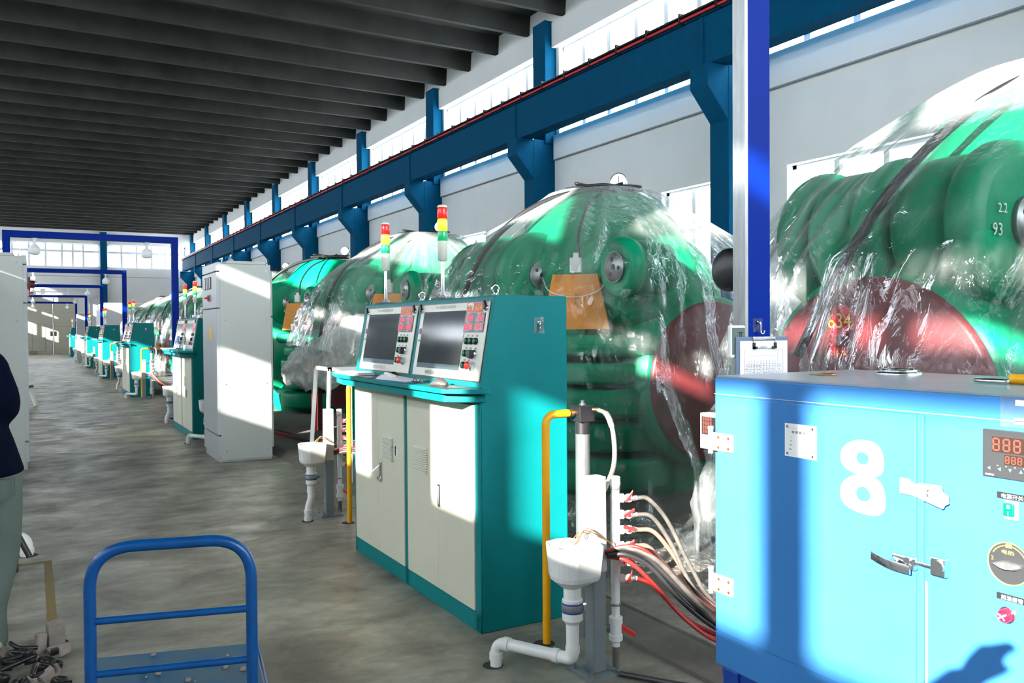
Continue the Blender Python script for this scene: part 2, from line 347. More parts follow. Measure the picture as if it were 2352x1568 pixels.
# right wall
lowwin = [(6.25, 8.54), (9.95, 11.3), (17.7, 19.25), (23.2, 24.7), (28.7, 30.2), (0.6, 2.2)]
lowwin = [(a, b) for a, b in sorted(lowwin)]
b = MB(); z0, z1 = 2.35, 3.745
b.box(XR, XR+.4, YB, YE, 0, z0).box(XR, XR+.4, YB, YE, z1, 5.36).box(XR, XR+.4, YB, YE, 7.17, 8.2)
y = YB
for a, c in lowwin: b.box(XR, XR+.4, y, a, z0, z1); y = c
b.box(XR, XR+.4, y, YE, z0, z1)
for yc in COLY: b.box(XR+.02, XR+.4, yc-.35, yc+.35, 5.36, 7.17)
wr = struct('wall_right', b, 'wall')
# valances (sill band and lintel band) between columns
for i, yc in enumerate(COLY[:-1]):
    y0, y1 = yc+.26, min(yc+BAY-.26, YE)
    bb = MB(); bb.box(XR-.07, XR+.13, y0, y1, 4.88, 5.372); struct('trim_%d' % (i*2+1), bb, 'wall')
    bb = MB(); bb.box(XR-.10, XR+.13, y0, y1, 7.155, 7.66); struct('trim_%d' % (i*2+2), bb, 'wall')
    g = MB(); g.box(XR-.072, XR-.06, y0, y1, 4.865, 4.885); g.build('joint', 'groove', wr)
def window(name, X, y0, y1, z0, z1, npan, zmid=None, d=1, t=.04, mul=.042):
    b = MB(); w = .05
    b.box(X, X+w, y0, y1, z0, z0+t*1.6).box(X, X+w, y0, y1, z1-t*1.6, z1).box(X, X+w, y0, y0+t*1.6, z0, z1).box(X, X+w, y1-t*1.6, y1, z0, z1)
    for k in range(1, npan):
        yy = y0+(y1-y0)*k/npan; b.box(X-.004, X+w+.004, yy-mul, yy+mul, z0, z1)
    if zmid: b.box(X-.002, X+w+.002, y0, y1, zmid-mul, zmid+mul)
    f = struct(name, b, 'frame'); p = MB().box(X+.02, X+.026, y0+.02, y1-.02, z0+.02, z1-.02).build('pane', 'glass', f)
    return f
wi = 1
for i, yc in enumerate(COLY[:-1]):
    y0, y1 = yc+.27, min(yc+BAY-.27, YE-.05)
    if y1-y0 < .6: continue
    window('window_%d' % wi, XR+.12, y0, y1, 5.365, 7.165, max(1, round((y1-y0)/.84)), 6.28, mul=.055, t=.06); wi += 1
for a, c in lowwin:
    window('window_%d' % wi, XR+.12, a, c, z0, z1, 2 if c-a < 1.9 else 3, 3.05); wi += 1
    struct('trim_%d' % (60+wi), MB().box(XR-.02, XR+.12, a-.06, a+.008, z0-.05, z1-.008).box(XR-.02, XR+.118, a-.06, c+.06, z1-.008, z1+.05), 'wall')
# columns, corbels
for i, yc in enumerate(COLY):
    if yc < -3: continue
    b = MB()
    b.box(8.9, XR+.05, yc-.2, yc+.2, 0, 5.27)
    b.box(9.15, XR+.3, yc-.24, yc+.24, 5.2, 7.7)
    b.prism([(8.92, 4.45), (8.92, 5.265), (8.5, 5.265), (8.5, 4.93)], None, 'y', yc-.19, yc+.19)
    o = b.build('column', 'bluewall', None, .012)
    n = i-4
    tag(o, {0: 'blue concrete column with corbel rising behind the plastic covered press and left of the gauge', -1: 'blue concrete column with corbel just left of the near gantry post'}.get(n, 'blue wall column with corbel, number %d from the far end wall' % (len(COLY)-i)) if n >= -2 else 'blue wall column with corbel beyond the right edge of the picture', 'column', 'blue columns along the right wall')
    o['kind'] = 'structure'
# crane runway beam, made of one girder per bay
for i, yc in enumerate(COLY[:-1]):
    y0, y1 = yc, min(yc+BAY, YE-1.2)
    t = thing('crane_girder', 'blue crane runway girder spanning the bay, number %d from the far end wall' % (len(COLY)-1-i), 'girder', (8.6, y0, 5.27), 0, 'crane girders along the right wall')
    t['kind'] = 'structure'
    L = y1-y0
    b = MB(); b.box(0, .3, .004, L-.004, 0, .76).box(-.06, .36, .004, L-.004, .70, .80).box(-.03, .33, -.001, .06, 0, .7)
    b.build('girder', 'bluewall', t, .008)
    MB().box(.1, .2, 0, L, .80, .90).box(.05, .25, 0, L, .80, .82).build('crane_rail', 'dark', t)
    c = MB(); c.cyl((-.10, 0, .735), (-.10, L, .735), .024, n=8); c.build('conductor_bar', 'rail', t)
    c = MB()
    for k in range(7): yy = L*(k+.5)/7; c.box(-.13, .05, yy-.02, yy+.02, .70, .85)
    c.box(-.14, -.06, 0, L, .775, .80); c.build('bracket', 'black', t)
# end wall with windows and the sliding door
EWZ0, EWZ1 = 5.44, 6.95
b = MB(); b.box(XL-.4, XR+.4, YE, YE+.4, 3.55, EWZ0).box(XL-.4, XR+.4, YE, YE+.4, EWZ1, 8.2).box(XL-.4, -1.35, YE, YE+.4, 0, 3.56).box(3.2, XR+.4, YE, YE+.4, 0, 3.56)
b.box(3.82, 4.24, YE, YE+.4, EWZ0, EWZ1).box(9.0, XR+.4, YE, YE+.4, EWZ0, EWZ1).box(XL-.4, -1.9, YE, YE+.4, EWZ0, EWZ1)
ew = struct('wall_far', b, 'wall')
MB().box(XL, XR, YE-.012, YE, 4.86, 4.885).build('joint', 'groove', ew)
o = MB().box(3.84, 4.22, YE-.35, YE, 0, 7.7).build('column', 'bluewall'); tag(o, 'blue column on the far end wall between its two window bands', 'column'); o['kind'] = 'structure'
def xwindow(name, Y, x0, x1, z0, z1, cuts, zmid, t=.13):
    b = MB(); b.box(x0, x1, Y, Y+.06, z0, z0+.08).box(x0, x1, Y, Y+.06, z1-.08, z1).box(x0, x0+.08, Y, Y+.06, z0, z1).box(x1-.08, x1, Y, Y+.06, z0, z1)
    for c in cuts: b.box(c-t/2, c+t/2, Y-.005, Y+.065, z0, z1)
    b.box(x0, x1, Y-.004, Y+.064, zmid-.075, zmid+.075)
    f = struct(name, b, 'frame'); MB().box(x0+.03, x1-.03, Y+.03, Y+.036, z0+.03, z1-.03).build('pane', 'glass', f)
xwindow('window_%d' % wi, YE+.1, 4.24, 9.0, EWZ0, EWZ1, (5.1, 6.0, 6.9, 7.75, 8.4), 6.45); wi += 1
xwindow('window_%d' % wi, YE+.1, -1.9, 3.82, EWZ0, EWZ1, (-1.0, -.1, .8, 1.7, 2.3, 2.9), 6.45); wi += 1
# sliding door, two leaves
for n, (x0, x1) in enumerate(((-1.3, 1.138), (1.142, 2.40))):
    d = struct('door_%d' % (n+1), MB().box(x0, x1, YE-.12, YE-.04, .0, 3.6), 'door')
    s = MB()
    for z in (.85, 1.7, 2.6): s.box(x0, x1, YE-.125, YE-.12, z, z+.012)
    s.build('panel_joint', 'groove', d)
    e = MB().box(x1-.03 if n == 0 else x0, x1 if n == 0 else x0+.03, YE-.135, YE-.12, .05, 3.5).build('edge_strip', 'dark', d)
    hx = (1.0, 1.08) if n == 0 else (1.20, 1.28)
    MB().box(hx[0]-.03, hx[1]+.01, YE-.16, YE-.12, 1.12, 1.40).build('pull_handle', 'black', d, .03)
    if n == 0:
        w = MB()
        for q in ((-.0, .72, .16, .18), (.0, .72, 1.84, 1.86), (.70, .72, .16, 1.86), (0, .02, .16, 1.86)): w.box(q[0], q[1], YE-.128, YE-.12, q[2], q[3])
        w = w.build('wicket_frame', 'groove', d); MB().box(.6, .68, YE-.16, YE-.12, 1.0, 1.04).build('lever', 'black', d)
struct('trim_90', MB().box(2.42, 2.5, YE-.1, YE, 0, 3.6).box(3.1, 3.2, YE-.1, YE, 0, 3.6).box(-1.4, 3.2, YE-.14, YE-.02, 3.54, 3.68), 'sheetwhite')
struct('wall_panel_far', MB().box(2.5, 3.1, YE-.06, YE+.2, 0, 3.56), 'sheetwhite')
o = MB().box(-.3, 3.0, YE-.34, YE-.26, 4.05, 4.12).cyl((2.0, YE-.3, 4.05), (2.0, YE-.3, 3.7), .03, n=8).beam((2.3, YE-.3, 4.05), (3.4, YE-.1, 3.5), .12, .05).build('door_track', 'sheetwhite')
tag(o, 'white horizontal track with hanger above the ivory sliding door on the far wall', 'door track')
t = thing('security_camera', 'small white security camera with black lens above the far sliding door', 'camera', (1.05, YE-.3, 4.14))
MB().box(-.09, .09, -.15, .1, -.02, .10).cyl((0, .1, .04), (0, .3, .04), .02, n=8).build('housing', 'white_paint', t, .02); MB().cyl((-.0, -.16, .04), (0, -.15, .04), .05, n=12).build('lens', 'black', t)
o = MB().box(-.15, .28, YE-.75, YE-.35, 0, .22).build('cardboard_box', 'box', None, .01); tag(o, 'brown cardboard box on the floor at the foot of the far sliding door', 'box')
o = MB().box(1.1, 1.18, YE-.2, YE-.13, .0, .06).build('door_stop', 'white_paint', None, .01); tag(o, 'small white stop on the floor where the far door leaves meet', 'door stop')
# white room at the far right
t = thing('control_cabin', 'plain white walled cabin standing beyond the last green presses', 'cabin', (3.02, 44.6, 0))
MB().box(0, 4.6, 0, 6, 0, 2.72).build('walls', 'sheetwhite', t); MB().box(-.03, 4.63, -.03, 6.03, 2.70, 2.76).build('roof', 'white_paint', t)
# left wall (sun side): window tiers with columns and mullions, runway beam, unseen and shaped for the sun bands
LZ = ((4.25, 5.95), (6.72, 7.55))
LCOL = [-.58+5.5*k for k in range(-1, 12)]
b = MB(); b.box(XL-.3, XL, YB, YE, 0, LZ[0][0]).box(XL-.3, XL, YB, YE, LZ[0][1], LZ[1][0]).box(XL-.3, XL, YB, YE, LZ[1][1], 8.2)
for yc in LCOL: b.box(XL-.3, XL, yc-.4, yc+.4, LZ[0][0], 7.6)
struct('wall_left', b, 'wall')
for i, yc in enumerate(LCOL[:-1]):
    for z0, z1 in LZ:
        b = MB(); y0, y1 = yc+.4, yc+5.1
        b.box(XL-.2, XL-.14, y0, y1, z0, z0+.05).box(XL-.2, XL-.14, y0, y1, z1-.05, z1).box(XL-.2, XL-.14, y0, y0+.05, z0, z1).box(XL-.2, XL-.14, y1-.05, y1, z0, z1)
        for dy in (-1.045+5.5, -2.90+5.5, 1.0): b.box(XL-.21, XL-.13, yc+dy-.07, yc+dy+.07, z0, z1)
        f = struct('window_%d' % wi, b, 'frame'); wi += 1
        MB().box(XL-.18, XL-.175, y0, y1, z0+.02, z1-.02).build('pane', 'glass', f)
struct('trim_91', MB().box(XL+.02, XL+.12, YB, YE, 4.92, 5.66), 'bluewall')
# back wall behind the camera; its unseen window is added and sized for light
BX0, BX1 = 1.4, 8.2
b = MB(); b.box(XL-.3, XR+.4, YB-.3, YB, 0, 3.2).box(XL-.3, XR+.4, YB-.3, YB, 6.9, 8.2).box(XL-.3, BX0, YB-.3, YB, 3.2, 6.9).box(BX1, XR+.4, YB-.3, YB, 3.2, 6.9)
struct('wall_back', b, 'wall')
b = MB().box(BX0, BX1, YB-.2, YB-.14, 3.2, 3.26).box(BX0, BX1, YB-.2, YB-.14, 6.84, 6.9).box(BX0, BX1, YB-.2, YB-.14, 5, 5.06)
for k in range(6): b.box(BX0+(BX1-BX0)*k/5-.03, BX0+(BX1-BX0)*k/5+.03, YB-.2, YB-.14, 3.2, 6.9)
f = struct('window_%d' % wi, b, 'frame'); MB().box(BX0, BX1, YB-.18, YB-.175, 3.22, 6.88).build('pane', 'glass', f)
PERIOD = 8.2
ORD = ['nearest', 'second nearest', 'third nearest', 'fourth nearest', 'fifth nearest', 'sixth nearest', 'seventh nearest', 'eighth nearest', 'ninth nearest']
# ---------------------------------------------------------------- raised plinth along the presses
struct('trim_92', MB().prism([(2.40, 0), (2.52, .055), (8.9, .055), (8.9, 0)], None, 'y', 1.2, 44), 'curb')
t = MB(); t.box(2.56, 3.5, 1.95, 5.3, .055, .066)
o = t.build('checker_plate', 'checker'); tag(o, 'worn raised pattern steel floor plate beside the hoses behind the near sink', 'floor plate')
d = MB()
for i in range(16):
    for j in range(54):
        x, y = 2.6+i*.056, 2.0+j*.06
        a = pi/4 if (i+j) % 2 else -pi/4
        d.obox((x, y, .067), (cos(a), sin(a), 0), (-sin(a), cos(a), 0), (0, 0, 1), .017, .006, .0025)
d.build('raised_pattern', 'checker', o)
struct('trim_93', MB().box(2.36, 2.60, 1.9, 3.25, 0, .02), 'curb')
o = MB().box(.045, .088, 4.45, 6.05, .0, .0015).box(-.35, .045, 6.0, 6.05, 0, .0014).build('floor_marking', 'yline'); tag(o, 'worn yellow line painted on the concrete floor beside the person', 'floor line')

# ---------------------------------------------------------------- control console
RGT, UPS = Vector((0, -1, 0)), Vector((.172, 0, .985)).normalized(); NRM = RGT.cross(UPS)
UPZ = Vector((0, 0, 1)); NX = Vector((-1, 0, 0))
def make_console():
    t = wthing('control_console', 'nearest teal double control console with two screens beside the white sink and yellow pipe', 'console', (1.83, 3.52, 0), 'teal control consoles in a row')
    y0, y1, H = 3.52, 5.30, 1.605
    b = MB(); prof = [(1.835, 0), (1.835, 1.17), (1.911, H), (2.32, H), (2.32, 0)]
    b.prism(prof, None, 'y', y0, y1); b.build('casing', 'teal', t, .006)
    # front frame strips
    fr = MB(); y0 += .002; y1 -= .002; fr.box(1.828, 1.8345, y0, y1, 0.001, .09).box(1.828, 1.8345, y0, y1, 1.085, 1.13)
    for a, c in ((y0, 3.575), (4.405, 4.445), (5.275, y1)): fr.box(1.828, 1.8345, a, c, 0.002, 1.12)
    fr.build('front_frame', 'teal', t); y0 -= .002; y1 += .002
    # shelf
    poly = [(1.85, 3.455), (1.83, 3.455), (1.665, 3.60), (1.665, 5.16), (1.72, 5.46), (1.85, 5.46)]
    p2 = [(1.85, 3.50), (1.69, 3.63), (1.69, 5.14), (1.74, 5.40), (1.85, 5.40)]
    b = MB().prism(poly, None, 'z', 1.140, 1.163); sh = b.build('shelf', 'teal', t, .004)
    MB().prism(p2, None, 'z', 1.098, 1.134).build('shelf_tray', 'teal', sh, .004)
    # doors
    for n, (a, c) in enumerate(((3.58, 4.40), (4.45, 5.27))):
        d = MB().box(1.822, 1.836, a, c, .095, 1.08).build('door', 'cream', t, .003)
        mid = (a+c)/2
        MB().box(1.8205, 1.8225, mid-.002, mid+.002, .10, 1.075).build('door_seam', 'panel', d)
        v = MB(); vc = (4.20 if n == 0 else 4.69); w = .08
        for k in range(11):
            z = .675+k*.0125; v.prism([(1.8222, z+.003), (1.807, z), (1.807, z+.004), (1.8222, z+.0085)], None, 'y', vc-w, vc+w)
        v.build('vent_louvre', 'panel', d)
        hy = 3.965 if n == 0 else 4.81
        h = MB().box(1.812, 1.823, hy-.014, hy+.014, .525, .648).build('handle_plate', 'chrome', d, .005)
        if n == 0: MB().box(1.806, 1.813, hy-.006, hy+.006, .54, .635).build('handle', 'steel', h, .003)
        else: MB().obox((1.79, hy+.025, .60), (-.35, .75, -.6), (.5, .3, .5), (.3, .2, .2), .05, .008, .005).build('handle', 'chrome', h, .002); MB().cyl((1.80, hy, .545), (1.813, hy, .545), .012, n=12).build('lock', 'chrome', h)
    MB().box(1.818, 1.822, 4.53, 4.558, .715, .765).build('door_card', 'white', t); MB().box(1.815, 1.8185, 4.561, 4.567, .715, .768).box(1.815, 1.8185, 4.553, 4.575, .757, .761).build('door_key', 'dark', t)
    # instrument panels (on the sloping face)
    def P(yl, u, v, w=0): return Vector((1.836, yl, 1.17))+RGT*u+UPS*v+NRM*w
    for n, yl in enumerate((4.345, 5.215)):
        wd = .80 if n == 0 else .81
        pn = MB(); pn.obox(P(yl, wd/2, .217, .004), RGT, UPS, NRM, wd/2, .193, .004); pn = pn.build('instrument_panel', 'panel', t, .002)
        g = MB(); g.obox(P(yl, wd/2, .217, .001), RGT, UPS, NRM, wd/2+.006, .199, .002); g.build('panel_gasket', 'dgrey', t)
        sc = MB(); sc.obox(P(yl, .31, .219, .0085), RGT, UPS, NRM, .262, .152, .001); sc = sc.build('screen', 'screen', pn)
        tb = MB(); tb.obox(P(yl, .31, .08, .0098), RGT, UPS, NRM, .262, .013, .0003); tb.build('status_bar', mat_bar, sc)
        dp = MB(); dp.obox(P(yl, .672, .309, .0095), RGT, UPS, NRM, .106, .048, .002); dp = dp.build('digital_display', 'navy', pn)
        lw = MB()
        for uu in (.618, .728):
            for vv in (.331, .288): lw.obox(P(yl, uu, vv, .0118), RGT, UPS, NRM, .045, .0165, .0004)
        lw.build('display_window', 'ledwin', dp)
        dg = MB(); q = (('84.2', '34.5'), ('8550', '1977')) if n == 0 else (('84.1', '34.6'), ('8480', '1980'))
        for r_ in (0, 1):
            for c_ in (0, 1):
                st = q[r_][c_]; k = len(st.replace('.', '')); seg7(dg, st, P(yl, (.660 if c_ == 0 else .770)-k*.019-.004, .319-.043*r_, .0124), RGT, UPS, .024, .0185, .2, .0004)
        dg.build('red_digits', 'led', dp)
        ln = MB()
        for vv in (.353, .311, .267):
            for uu in (.60, .712): ln.obox(P(yl, uu, vv, .0117), RGT, UPS, NRM, .018, .002, .0003)
        ln.build('display_caption', 'greylt', dp)
        s1 = MB(); s1.obox(P(yl, .655, .384, .0090), RGT, UPS, NRM, .088, .024, .0006); s1 = s1.build('number_sticker', 'stick', pn)
        text('210-76', 'lettering', 'yel', s1, P(yl, .573, .372, .0097), RGT, UPS, .022, .076); text('634' if n == 0 else '633', 'lettering', 'yel', s1, P(yl, .660, .368, .0097), RGT, UPS, .030, .072)
        if n == 0:
            tear = MB(); tear.add([P(yl, u, v, .0101) for u, v in ((.572, .404), (.585, .388), (.605, .397), (.625, .384), (.632, .363), (.645, .392), (.638, .405), (.60, .407))], [tuple(range(8))]); tear.build('torn_patch', 'white', s1)
        text('TH-V 六面顶液压机控制系统', 'lettering', 'ink', pn, P(yl, .19, .385, .0083), RGT, UPS, .018, .25)
        text('郑州天宏自动化技术有限公司', 'lettering', 'inkblk' if n == 0 else 'ink', pn, P(yl, .17, .035, .0083), RGT, UPS, .021, .28)
        em = MB(); em.cyl(P(yl, .028, .265, .008), P(yl, .028, .265, .0088), .018, n=18); em = em.build('round_emblem', 'bluestripe', pn)
        e2 = MB(); e2.obox(P(yl, .028, .265, .0092), RGT, UPS, NRM, .004, .017, .0004).obox(P(yl, .028, .265, .0092), RGT, UPS, NRM, .015, .004, .0004); e2.build('emblem_cross', 'red_btn', em)
        e3 = MB().obox(P(yl, .028, .213, .0084), RGT, UPS, NRM, .018, .005, .0003); e3.build('caption', 'ink', pn)
        bt = [(.625, .216), (.672, .216), (.72, .216), (.625, .155), (.668, .155), (.625, .096), (.668, .096)]
        for (u, v) in bt:
            o = MB(); o.lathe([(.017, 0), (.017, .012), (.0145, .016), (.013, .016)], P(yl, u, v, .008), NRM, 16); o = o.build('push_button', 'black', pn)
            c = MB(); c.lathe([(.012, .012), (.012, .0175), (.0, .0185)], P(yl, u, v, .008), NRM, 16); c.build('button_cap', 'green_btn', o)
        for (u, v) in ((.625, .243), (.672, .243), (.72, .243), (.625, .181), (.672, .181), (.722, .181), (.625, .122), (.672, .122)):
            cp = MB()
            for k in range(3): cp.obox(P(yl, u-.008+.008*k, v, .0083), RGT, UPS, NRM, .003, .005, .0002)
            cp.build('caption', 'ink', pn)
        o = MB(); o.lathe([(.021, 0), (.021, .01), (.018, .013), (.0, .013)], P(yl, .725, .153, .008), NRM, 16); o = o.build('selector_switch', 'chrome', pn)
        MB().obox(P(yl, .72, .150, .03), RGT, UPS, NRM, .010, .021, .012).build('selector_knob', 'black', o, .003)
        o = MB(); o.lathe([(.022, 0), (.022, .012), (.014, .014), (.014, .03)], P(yl, .722, .094, .008), NRM, 16); o = o.build('emergency_stop', 'greylt', pn)
        MB().lathe([(.012, .014), (.013, .026), (.020, .030), (.020, .037), (.014, .042), (.0, .044)], P(yl, .722, .094, .008), NRM, 20).build('mushroom_button', 'red_btn', o)
        for u in (.018, wd-.022):
            o = MB(); o.lathe([(.015, 0), (.015, .008), (.010, .012), (.0, .012)], P(yl, u, .378, .008), NRM, 14); o = o.build('panel_lock', 'chrome', pn)
            MB().obox(P(yl, u-.006, .392, .02), RGT*.55-UPS*.8, RGT*.8+UPS*.55, NRM, .022, .009, .006).build('lock_flap', 'black', o, .002)
    # tower lights, ring bolts, hook
    for (x, y) in ((1.99, 4.27), (1.99, 5.14)):
        bp = MB(); bp.box(x-.05, x+.04, y-.06, y+.05, H, H+.012); bp = bp.build('tower_base', 'black', t)
        MB().lathe([(.028, 0), (.018, .012), (.010, .02), (.010, .215)], (x, y, H+.012), n=12).build('tower_pole', 'pole', bp)
        z = H+.215
        MB().lathe([(.012, 0), (.026, .006), (.027, .10), (.027, .112)], (x, y, z), n=16).build('tower_body', 'panel', bp)
        z += .112
        for mt_, h in (('t_grn', .058), ('t_amb', .066), ('t_red', .062)):
            MB().lathe([(.0265, 0), (.028, .004), (.028, h-.008), (.0265, h-.004), (.022, h-.002)], (x, y, z), n=16).build('tower_lens', mt_, bp); z += h
        MB().lathe([(.028, 0), (.028, .008), (.02, .014), (0, .016)], (x, y, z), n=16).build('tower_cap', 'panel', bp)
    for y in (3.66, 4.56):
        rg = MB(); rg.cyl((1.99, y, H), (1.99, y, H+.012), .018, n=12); rg.tube([(1.99+.018*cos(a), y, H+.033+.022*sin(a)) for a in (2*pi*i/16 for i in range(16))], .006, 8, True); rg.build('ring_bolt', 'chrome', t)
    MB().box(2.125, 2.185, y0-.003, y0-.0005, 1.42, 1.50).build('hook_pad', 'clear', t)
    MB().tube(spline([(2.155, y0-.004, 1.475), (2.155, y0-.014, 1.47), (2.155, y0-.014, 1.445), (2.155, y0-.03, 1.438), (2.155, y0-.034, 1.452)]), .004, 8).box(2.145, 2.165, y0-.006, y0, 1.465, 1.48).build('wall_hook', 'chrome', t)
    return t
mat_bar = mat('screen_bar', (.10, .15, .18), .15)
con0 = make_console()
for k in range(1, 7):
    dup(con0, (1.83, 3.52+PERIOD*k, 0), 'teal double control console with two screens, %s of the row counted from the camera' % ORD[k])

# things on the shelves
def paper_stack(x, y, rz, w, d, n, name, label, seed, z=1.163, loose=True):
    r = random.Random(seed); b = MB()
    for i in range(n):
        a = r.uniform(-.12, .12) if loose else 0; cx, cy = r.uniform(-.012, .012), r.uniform(-.015, .015)
        b.obox((cx, cy, .0012+i*.0022), (cos(a), sin(a), 0), (-sin(a), cos(a), 0), (0, 0, 1), w/2, d/2, .0009)
    o = b.build(name, 'white'); o.location = (x, y, z); o.rotation_euler = (0, 0, rz); return o
o = paper_stack(1.755, 5.08, .08, .13, .34, 7, 'paper_stack', '', 3); tag(o, 'loose stack of white papers at the far left end of the near console shelf', 'papers')
t = thing('open_notebook', 'open notebook with curled white pages in the middle of the near console shelf', 'notebook', (1.755, 4.33, 1.163), .1)
MB().box(-.075, .075, -.2, .2, 0, .003).build('cover', 'bluebag', t)
b = MB(); b.loft([[Vector((x, -.19+y*.36, .004+h)) for x, h in ((-.07, 0), (-.03, .016*(.4+y)), (.02, .02*(.3+y)), (.07, .006), (.07, .002), (-.07, .0))] for y in (0, .25, .5, .75, 1)], True, False); b.build('pages', 'white', t)
b = MB(); b.cyl((-.03, .02, .022), (.01, .19, .028), .013, n=10); b.build('curled_page', 'white', t)
def mouse(name, label, x, y, mt, rz=0, z=1.163):
    b = MB(); rings = []
    for k in range(9):
        u = k/8; w = .031*sqrt(max(.02, 1-(2*u-1)**2*.86)); h = .036*sin(pi*min(1, .12+.86*u))**.7
        rings.append([Vector((w*cos(a), -.055+.11*u, max(0, h*sin(a)) if sin(a) > 0 else 0)) for a in (2*pi*i/14 for i in range(14))])
    b.loft(rings); o = b.build(name, mt); o.location = (x, y, z); o.rotation_euler = (0, 0, rz); return tag(o, label, 'mouse')
o = MB().box(-.085, .085, -.10, .10, 0, .003).build('mouse_pad', 'black'); o.location = (1.755, 4.70, 1.163); tag(o, 'thin black mouse pad under the papers on the middle of the near console shelf', 'mouse pad')
mouse('computer_mouse', 'black computer mouse lying below the left screen of the near console', 1.80, 4.55, 'black', .2, 1.1665)
o = MB().box(-.085, .085, -.11, .11, 0, .003).build('mouse_pad', 'dgrey'); o.location = (1.765, 3.69, 1.163); tag(o, 'dark grey mouse pad at the right end of the near console shelf', 'mouse pad')
mouse('computer_mouse', 'silver computer mouse on the dark pad below the right screen of the near console', 1.745, 3.80, 'silver', .4, 1.1665)
t = thing('spectacles', 'folded black framed spectacles between the papers and the silver mouse on the near console', 'spectacles', (1.72, 4.0, 1.163), .15)
MB().tube([(0, -.06, .012), (0, .06, .012)], .003, 6).tube([(0, -.06, .012), (.02, .05, .006)], .002, 6).build('frame', 'black', t)
MB().tube([(.018*cos(a)*.3, -.03+.025*cos(a), .014+.013*sin(a)) for a in (2*pi*i/12 for i in range(12))], .002, 5, True).tube([(.018*cos(a)*.3, .03+.025*cos(a), .014+.013*sin(a)) for a in (2*pi*i/12 for i in range(12))], .002, 5, True).build('lens_rim', 'black', t)
for k in range(1, 6):
    o = paper_stack(1.75, 5.02+PERIOD*k, .05, .15, .4, 9, 'paper_stack', '', 20+k); tag(o, 'white papers lying on the shelf of the %s teal console' % ORD[k], 'papers', 'papers on the far console shelves')
    mouse('computer_mouse', 'black computer mouse on the shelf of the %s teal console' % ORD[k], 1.76, 4.35+PERIOD*k, 'black', .2)['group'] = 'mice on the far console shelves'
b = MB().obox((0, 0, .10), (.9, .1, 0), (0, 1, 0), (.17, 0, .98), .004, .10, .10); o = b.build('blue_folder', 'bluebag'); o.location = (1.80, 4.62+PERIOD, 1.163); tag(o, 'blue folder leaning on the screens of the second nearest teal console', 'folder')

